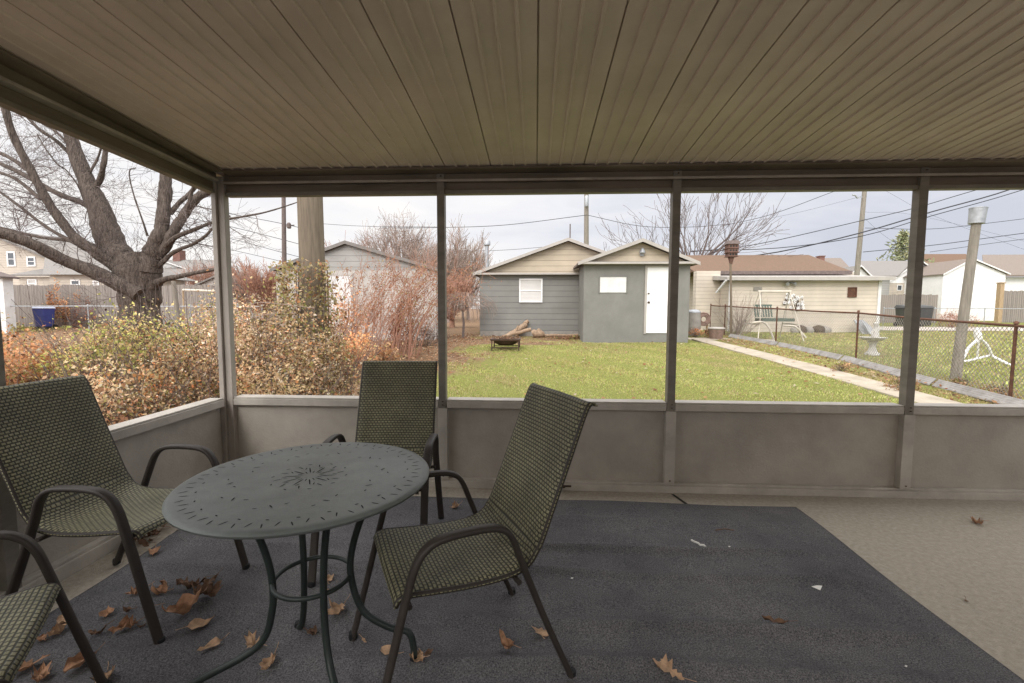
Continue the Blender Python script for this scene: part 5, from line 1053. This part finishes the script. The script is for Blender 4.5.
for px, Yw, h_, lb in ((962, 24, .9, 'reddish bare bush beside the white garage at the right'), (948, 26, 1.1, 'bare bush just left of the leaning post by the alley')):
    mound(lb, px, Yw, .7, h_, 500, [(1, (.28, .15, .12)), (1, (.36, .22, .16))], .06, None, stems=40, mt='twigr')
mound('rust coloured vine spilling over the board fence behind the blue bin', 62, 19.9, .95, 1.95, 1600, ORG_, .07, None, depth_=.3, name='fence_vine', cat='vine')
mound('purple brown vine low on the board fence left of the tree trunk', 82, 19.9, .6, 1.3, 900, [(2, (.2, .11, .1)), (1, (.34, .16, .1))], .06, None, depth_=.25, name='fence_vine', cat='vine')
m = MB()                                                             # stones and pots along the cream garage wall
for k, (px, r_) in enumerate(((796, .16), (802, .2), (810, .17), (820, .2), (826, .18))):
    c = Vector((X(px, 19.2), 19.2, G(19.2))); m = MB(); v0 = len(m.v); m.lathe(tuple(c), [(r_ * .9, 0), (r_ * 1.1, r_ * .6), (r_ * .8, r_ * 1.3), (r_ * .2, r_ * 1.6)], 9, rng.uniform(1, 1.5), 1)
    tag(m.build('garden_rock', ['found', 'soil'][k % 2], smooth=True), ['small grey rock nearest the swing', 'dark rounded rock right of the small grey rock', 'grey rock in the middle of the row', 'dark rock left of the last one', 'grey rock at the right end of the row'][k] + ' by the cream garage wall', 'rock', 'rocks along the cream garage wall')
# leaning white sapling stake and pale rail, left
a = at(178, 318, 16); b_ = at(173.5, 281, 16); m = MB(); m.tube([a - Vector((0, 0, .6)), a, b_], [.09, .085, .07], 8); tag(m.build('pale_stake', 'poleg', smooth=True), 'pale leaning stake between the big tree and the corner post', 'stake')
a = at(183, 290, 18.5); b_ = at(222, 291.5, 18.5); t = thing('ladder_rail', 'pale yellowish rail lying level over the fence left of the corner post', 'rail', tuple(a)); m = MB(); m.tube([a, b_], .05, 8); m.build('bar', 'swing', t)
for q in (a, b_):
    m = MB(); m.tube([q, Vector((q.x, q.y, G(18.5)))], .035, 6); m.build('support', 'twood', t)

# fire pit
b = gr(506, 349.5); t = thing('fire_pit', 'rusty black square fire pit heaped with ash and leaves on the lawn', 'fire pit', tuple(b)); hw_ = .40
m = MB(); z = .27
m.hexa([b + Vector(v) for v in [(-hw_, -hw_, z), (hw_, -hw_, z), (hw_, hw_, z), (-hw_, hw_, z), (-hw_ - .02, -hw_ - .02, z + .05), (hw_ + .02, -hw_ - .02, z + .05), (hw_ + .02, hw_ + .02, z + .05), (-hw_ - .02, hw_ + .02, z + .05)]]); m.build('rim', 'iron', t)
m = MB(); m.lathe(tuple(b + Vector((0, 0, .07))), [(.10, .05), (.22, .07), (.33, .13), (.37, .195)], 20); m.build('bowl', 'iron', t, smooth=True)
for sx in (-1, 1):
    for sy in (-1, 1): m = MB(); m.bar(b + Vector((sx * .37, sy * .37, 0)), b + Vector((sx * .37, sy * .37, .268)), .035, .035); m.build('leg', 'iron', t)
m = MB(); m.box(tuple(b + Vector((-.37, -.38, .08))), tuple(b + Vector((.37, -.36, .10)))); m.box(tuple(b + Vector((-.37, .36, .08))), tuple(b + Vector((.37, .38, .10)))); m.build('lower_rail', 'iron', t)
n = 900; a = nr.uniform(0, 6.28, n); q = nr.random(n) ** .6 * .38; P = np.stack([b.x + q * np.cos(a), b.y + q * np.sin(a), b.z + .31 + .07 * (1 - (q / .4) ** 2) * nr.random(n)], 1)
V, Fa, c = cards(P, .05, pick([(2, (.28, .17, .10)), (1, (.15, .10, .08)), (1, (.4, .28, .18))], n)); npmesh('leaf_fill', V, Fa, 'foliage', t, c)
# logs
GL = 'logs and branches piled by the slate grey garage'
def log(label, a, b_, r0, r1, branch=None):
    a, b_ = Vector(a), Vector(b_); m = MB(); d = b_ - a
    pts = [a.lerp(b_, k / 6) + Vector((rng.gauss(0, .02), rng.gauss(0, .02), rng.gauss(0, .015))) for k in range(7)]; m.tube(pts, [r0 + (r1 - r0) * k / 6 for k in range(7)], 9)
    if branch: m.tube([pts[3], pts[3] + Vector(branch) * .5, pts[3] + Vector(branch)], [r1 * .8, r1 * .6, r1 * .4], 7)
    tag(m.build('log', 'log', smooth=True), label, 'log', GL)
p = lambda px, py: gr(px, py)
q = p(500, 340); w = p(523, 337)
log('long log slanting up to the left behind the fire pit', q + Vector((.1, 0, .06)), w + Vector((.1, .1, .42)), .07, .11)
log('short forked log standing highest in the pile', w + Vector((-.3, .15, .05)), w + Vector((.15, .2, .58)), .12, .07, (.15, 0, .12))
w = p(536, 338); log('dark stump end at the right of the pile', w + Vector((-.12, 0, .14)), w + Vector((.22, .1, .15)), .15, .14, (.1, 0, .2))
w = p(560, 337); log('thin pale branch lying on the ground towards the annex', w + Vector((-.7, -.1, .06)), w + Vector((.85, .1, .07)), .055, .04)
w = p(552, 334); log('flat log lying along the garage foundation', w + Vector((-.8, 0, .1)), w + Vector((.9, .1, .1)), .09, .06)
w = p(515, 339); log('crooked branch leaning over the middle of the pile', w + Vector((-.5, -.1, .05)), w + Vector((.55, 0, .35)), .05, .07, (.1, 0, .25))
mound('heap of brown leaves along the base of the slate grey garage', 560, 16.2, 1.6, .16, 900, [(2, (.35, .2, .12)), (1, (.2, .12, .08)), (1, (.25, .25, .08))], .06, None, depth_=.3, stems=0 or 3, name='leaf_drift', cat='leaf drift')

# ------------------------------------------------------------------ utility poles and wires
def upole(label, px, Y, ytop, w, lean=0, mt='twig', arm=True, ybase=300):
    g = G(Y); x = X(px, Y); t = thing('utility_pole', label, 'utility pole', (x, Y, g)); s = Y / F
    top = at(px + lean, ytop, Y); m = MB(); m.tube([Vector((x, Y, g - .2)), top], [w * s / 2 * 1.15, w * s / 2 * .85], 9); m.build('shaft', mt, t, smooth=True)
    return t, top, s
t, top, s = upole('leaning grey utility pole rising behind the cream garage', 853, 32, 175, 4.3, 13, 'poleg')
m = MB(); m.bar(top + Vector((-.5, 0, -1.5)), top + Vector((.1, 0, -1.35)), .07, .09); m.tube([top + Vector((-.5, 0, -1.45)), top + Vector((-.62, 0, -1.3)), top + Vector((-.8, 0, -1.28))], .05, 6); m.build('street_lamp', 'galv', t)
t, top, s = upole('utility pole with transformer standing left of the thick wooden pole', 284.5, 30, 180, 4.5, -1)
c = at(285.5, 226, 30); m = MB(); m.bar(Vector((c.x, 30, c.z)), Vector((c.x + .6, 30, c.z + .05)), .06, .06); m.lathe((c.x + .35, 29.8, c.z - .2), [(.1, 0), (.14, .05), (.14, .3), (.08, .38)], 8); m.build('transformer', 'twig', t)
t, top, s = upole('utility pole with pot transformer rising behind the slate grey garage', 586.5, 34, 186, 5, 0, 'poleg')
c = at(586.5, 200, 33.7); m = MB(); m.lathe((c.x, 33.6, c.z - .5), [(.12, 0), (.15, .1), (.15, .7), (.08, .8)], 10); m.build('transformer', 'galv', t, smooth=True)
m = MB(); m.bar(Vector((c.x - .7, 33.9, c.z + .8)), Vector((c.x + .7, 33.9, c.z + .8)), .08, .1); m.build('crossarm', 'poleg', t)
b = at(570, 240, 24.5); m = MB(); m.tube([Vector((b.x, 24.5, .3)), Vector((b.x, 24.5, Z(224, 24.5, 570)))], .035, 6); tag(m.build('mast', 'twig'), 'thin grey mast behind the peak of the slate grey garage', 'mast')
GW = 'overhead wires crossing the sky'
def wire(label, pts, Y=30, r=.025, Y2=None):
    P = [at(a, b, Y + ((Y2 or Y) - Y) * i / (len(pts) - 1)) for i, (a, b) in enumerate(pts)]; m = MB(); m.tube(bez(P, 16) if len(P) > 2 else P, r * .8, 4, caps=False)
    tag(m.build('overhead_wire', 'wire'), label, 'wire', GW)
wire('thick black cable sagging from the top right down behind the bird house', [(1060, 172), (996, 194), (931, 212), (860, 233), (778, 252), (700, 262)], 30, .045)
wire('second black cable just under the thick one', [(1060, 178), (996, 198), (931, 216), (860, 236.5), (778, 248), (690, 251)], 30, .03)
wire('wire running above the thick cable from the roof edge to the bird house', [(1040, 172), (967, 192.6), (915, 208), (860, 221), (758, 244), (690, 252)], 30, .028)
wire('wire rising left to right across the far right opening', [(863, 252), (930, 245.5), (980, 239), (1070, 227)], 31, .026)
wire('wire under the rising wire at the far right', [(930, 252), (983, 244.5), (1070, 233)], 31, .018)
wire('highest wire of the far right opening', [(865, 228), (930, 229), (984, 223.6), (1070, 213)], 31, .02)
wire('thin wire from the roof edge down to the spreading bare tree', [(850, 186), (827, 194), (771, 214.5), (722, 226)], 30, .02)
wire('thin wire below the roof edge wire, left of the leaning utility pole', [(863, 196), (800, 212), (740, 224)], 30, .008)
wire('thin wire dropping right from under the roof behind the leaning post', [(870, 184), (889, 192.6), (925, 212), (984, 235), (1060, 262)], 32, .008)
wire('short wire from the leaning utility pole down towards the conifer', [(864, 218), (889, 239), (930, 262)], 32, .008)
wire('thin wire at the level of the leaning bucket', [(864, 212), (920, 216), (1060, 250)], 33, .008)
wire('wire from the post down to the centre utility pole', [(380, 228), (440, 227.5), (505, 225), (587, 215)], 33, .025)
wire('wire leaving the centre utility pole to the right', [(587, 215), (640, 226), (690, 227), (730, 224)], 33, .022)
wire('low wire over the slate grey garage roof', [(440, 251), (505, 250), (587, 243)], 34, .018)
wire('upper wire sloping down from the corner post to the transformer pole', [(180, 203), (232, 214), (284, 224), (320, 233)], 30, .022)
wire('second wire sloping down from the corner post', [(180, 216), (232, 227), (284, 240), (320, 250)], 30, .022)
wire('third wire sloping down from the corner post', [(180, 228), (232, 239), (284, 253), (320, 262)], 30, .02)
wire('lowest wire sloping down from the corner post', [(180, 240), (232, 250), (284, 262)], 30, .018)
wire('thin wire crossing over the rounded bare tree', [(300, 222), (360, 226), (440, 227)], 31, .016)
for i, (ya, yb) in enumerate(((150, 178), (168, 196), (186, 214), (205, 230))):
    wire(['topmost', 'second', 'third', 'lowest'][i] + ' thin wire behind the limbs of the massive tree', [(-20, ya), (100, (ya + yb) / 2 + 2), (215, yb)], 28, .012)

# ------------------------------------------------------------------ grass and fallen leaves
def blades(n, x0, x1, y0, y1, hmin, hmax, pal, keep=None, w=.006):
    x = nr.uniform(x0, x1, n); y = y0 + (y1 - y0) * nr.random(n) ** 1.35
    k = np.array([zone(a, b) for a, b in zip(x, y)]); k = (k + .35 * (np.sin(x * 2.3 + y) * np.sin(y * 1.9 - x * .7)) < .62) & ~((x > 5.56) & (x < 6.08) & (y < 16.5)) & ~((x > 1.55) & (x < 6.6) & (y > 14.98)) & ~((y > 16.9) & (x < 6.4))
    if keep is not None: k &= keep(x, y)
    x, y = x[k], y[k]; n = len(x); g = -.12 + .03 * (np.clip(y, 3.3, 20) - 3.3) - .01 + .02 * np.sin(x * 1.7 + y * .9) * np.sin(y * 1.3)
    h = nr.uniform(hmin, hmax, n); a = nr.uniform(0, 6.28, n); ww = w * (1 + y / 9); dx, dy = np.cos(a) * ww, np.sin(a) * ww; lx, ly = nr.normal(size=n) * h * .45, nr.normal(size=n) * h * .45
    V = np.stack([np.stack([x - dx, y - dy, g], 1), np.stack([x + dx, y + dy, g], 1), np.stack([x + lx, y + ly, g + h], 1)], 1).reshape(-1, 3)
    c = pick(pal, n, .25); patch = .5 + .5 * np.sin(x * .9 + 1) * np.sin(y * .7 + .5 * x); c = c * (1 - .30 * patch)[:, None] + np.array([.21, .13, .06]) * (patch * .6)[:, None]
    worn = np.clip(np.sin(x * 1.3 + 2.1) * np.sin(y * .85 - x * .45 + .6) + .45 * np.sin(x * 3.7 + y) * np.sin(y * 2.9 - x) - .35, 0, 1)[:, None]; c = c * (1 - worn) + np.array([.50, .38, .22]) * worn * nr.uniform(.7, 1.2, (n, 1))
    return V, np.arange(3 * n).reshape(n, 3), c
GP = [(3, (.46, .52, .15)), (2.4, (.60, .60, .22)), (1.2, (.28, .34, .09)), (2.4, (.52, .45, .26)), (1.2, (.45, .31, .18))]
V, Fa, c = blades(230000, -5.5, 7.4, 3.45, 17.2, .016, .042, GP, None, .0045); tag(npmesh('grass', V, Fa, 'grass', None, c), 'short green and straw coloured lawn grass in the yard behind the porch', 'grass', kind='stuff')
V, Fa, c = blades(60000, 7.4, 24, 5, 20.6, .03, .07, GP, lambda x, y: ~((y > 19.2) & (x < 15.5)), .009); tag(npmesh('grass', V, Fa, 'grass', None, c), 'green grass of the neighbouring yard beyond the chain link fence', 'grass', kind='stuff')
def litter(n, x0, x1, y0, y1, dens, size):
    x = nr.uniform(x0, x1, n); y = y0 + (y1 - y0) * nr.random(n) ** 1.2; k = np.array([nr.random() < dens(a, b) for a, b in zip(x, y)]); x, y = x[k], y[k]
    z = -.12 + .03 * (np.clip(y, 3.3, 20) - 3.3) + .02 + .03 * nr.random(len(x)); P = np.stack([x, y, z], 1); n = len(P)
    a = np.stack([nr.normal(size=n), nr.normal(size=n), nr.normal(size=n) * .25], 1); a /= np.linalg.norm(a, axis=1)[:, None]; b = np.cross(a, [0, 0, 1.]) + nr.normal(size=(n, 3)) * .25; s = (size * nr.uniform(.6, 1.5, n))[:, None]
    V = np.stack([P, P + a * s * .5 + b * s * .32, P + a * s, P + a * s * .45 - b * s * .32 + [0, 0, .008]], 1).reshape(-1, 3)
    return V, np.arange(4 * n).reshape(n, 4), pick([(3, (.42, .24, .13)), (2, (.52, .36, .22)), (2, (.30, .14, .08)), (1, (.16, .09, .06)), (.8, (.6, .5, .38))], n)
def dn(x, y):
    z = zone(x, y); q = math.sin(x * 1.9 + y * .6) * math.sin(y * 1.4 - x * .8) + .5 * math.sin(x * 5.1 + 2) * math.sin(y * 4.3); return .10 * max(0, q) ** 1.5 + .012 + max(0, (z - .35)) * 1.5 + (.25 if 6.2 < x < 7.2 else 0)
V, Fa, c = litter(52000, -9, 7.4, 3.5, 17.5, dn, .06); tag(npmesh('fallen_leaves', V, Fa, 'foliage', None, c), 'brown leaves scattered over the yard, thickest under the shrubs', 'fallen leaves', kind='stuff')
V, Fa, c = litter(12000, -24, -7, 6, 20, lambda x, y: .8, .09); tag(npmesh('fallen_leaves', V, Fa, 'foliage', None, c), 'brown leaves covering the ground in front of the left board fence', 'fallen leaves', kind='stuff')
mound('green weeds at the foot of the board fence under the blue bin', 24, 17.8, 1.3, .35, 700, GRN, .07, None, name='weed_clump', cat='weeds')

# ------------------------------------------------------------------ light and sky
SUN_EL, SUN_AZ = 34, 196          # pale sun behind cloud, high to the left rear of the porch
sun = bpy.data.lights.new('sun', 'SUN'); sun.energy = 1.0; sun.angle = R(14); sun.color = (1, .965, .91)
so = bpy.data.objects.new('sun', sun); col.objects.link(so)
az = R(SUN_AZ); dirv = Vector((math.sin(az) * math.cos(R(SUN_EL)), math.cos(az) * math.cos(R(SUN_EL)), math.sin(R(SUN_EL))))
so.rotation_euler = dirv.to_track_quat('Z', 'Y').to_euler()
W = bpy.data.worlds.new('World'); scene.world = W; W.use_nodes = True; nt = W.node_tree; N = nt.nodes.new; L = nt.links.new
bg = nt.nodes['Background']; sky = N('ShaderNodeTexSky'); sky.sky_type = 'NISHITA'; sky.sun_disc = False; sky.sun_elevation = R(SUN_EL); sky.sun_rotation = az; sky.dust_density = 3
L(sky.outputs[0], bg.inputs[0]); bg.inputs[1].default_value = .06
tc = N('ShaderNodeTexCoord'); sx = N('ShaderNodeSeparateXYZ'); L(tc.outputs['Generated'], sx.inputs[0])
mp = N('ShaderNodeMapping'); mp.inputs['Scale'].default_value = (1.2, 1.2, 5.5); mp.inputs['Rotation'].default_value = (0, R(8), 0); L(tc.outputs['Generated'], mp.inputs[0])
nz = N('ShaderNodeTexNoise'); nz.inputs['Scale'].default_value = 2.0; nz.inputs['Detail'].default_value = 7; nz.inputs['Roughness'].default_value = .55; nz.inputs['Distortion'].default_value = .4; L(mp.outputs[0], nz.inputs['Vector'])
# bank of grey blue cloud low on the right of the view
xr = N('ShaderNodeMapRange'); xr.inputs['From Min'].default_value = -.15; xr.inputs['From Max'].default_value = .75; L(sx.outputs['X'], xr.inputs['Value'])
zr_ = N('ShaderNodeMapRange'); zr_.inputs['From Min'].default_value = .02; zr_.inputs['From Max'].default_value = .42; zr_.inputs['To Min'].default_value = 1; zr_.inputs['To Max'].default_value = .1; L(sx.outputs['Z'], zr_.inputs['Value'])
ml = N('ShaderNodeMath'); ml.operation = 'MULTIPLY'; L(xr.outputs[0], ml.inputs[0]); L(zr_.outputs[0], ml.inputs[1])
ad = N('ShaderNodeMath'); ad.operation = 'MULTIPLY_ADD'; ad.inputs[1].default_value = 1.0; L(nz.outputs['Fac'], ad.inputs[0]); L(ml.outputs[0], ad.inputs[2])
rp = N('ShaderNodeValToRGB'); e = rp.color_ramp.elements; e[0].position = .42; e[0].color = (1.0, .975, .955, 1); e[1].position = 1.; e[1].color = (.62, .645, .73, 1)
x_ = e.new(.66); x_.color = (.86, .86, .90, 1)
L(ad.outputs[0], rp.inputs[0])
# cloud cover brightens towards the zenith as under a real overcast sky
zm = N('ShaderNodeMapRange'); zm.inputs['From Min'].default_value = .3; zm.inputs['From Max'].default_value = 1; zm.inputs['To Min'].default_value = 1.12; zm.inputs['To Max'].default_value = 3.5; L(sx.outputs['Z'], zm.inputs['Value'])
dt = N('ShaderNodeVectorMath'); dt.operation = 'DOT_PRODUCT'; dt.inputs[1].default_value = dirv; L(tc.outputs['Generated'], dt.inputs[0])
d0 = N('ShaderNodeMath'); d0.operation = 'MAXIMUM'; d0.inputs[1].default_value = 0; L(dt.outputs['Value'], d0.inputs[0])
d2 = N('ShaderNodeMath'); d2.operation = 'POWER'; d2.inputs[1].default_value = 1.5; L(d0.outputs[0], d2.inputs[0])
d3 = N('ShaderNodeMath'); d3.operation = 'MULTIPLY_ADD'; d3.inputs[1].default_value = 2.3; L(d2.outputs[0], d3.inputs[0]); L(zm.outputs[0], d3.inputs[2])   # extra sky glow round the sun, added behind the view to light the porch
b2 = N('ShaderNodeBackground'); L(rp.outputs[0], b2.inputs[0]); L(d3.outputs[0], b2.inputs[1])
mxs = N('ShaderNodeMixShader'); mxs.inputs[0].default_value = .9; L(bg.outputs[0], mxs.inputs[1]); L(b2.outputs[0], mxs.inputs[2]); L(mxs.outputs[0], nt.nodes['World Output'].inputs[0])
try:
    scene.cycles.use_denoising = True; scene.cycles.max_bounces = 8; scene.cycles.diffuse_bounces = 6
except Exception: pass
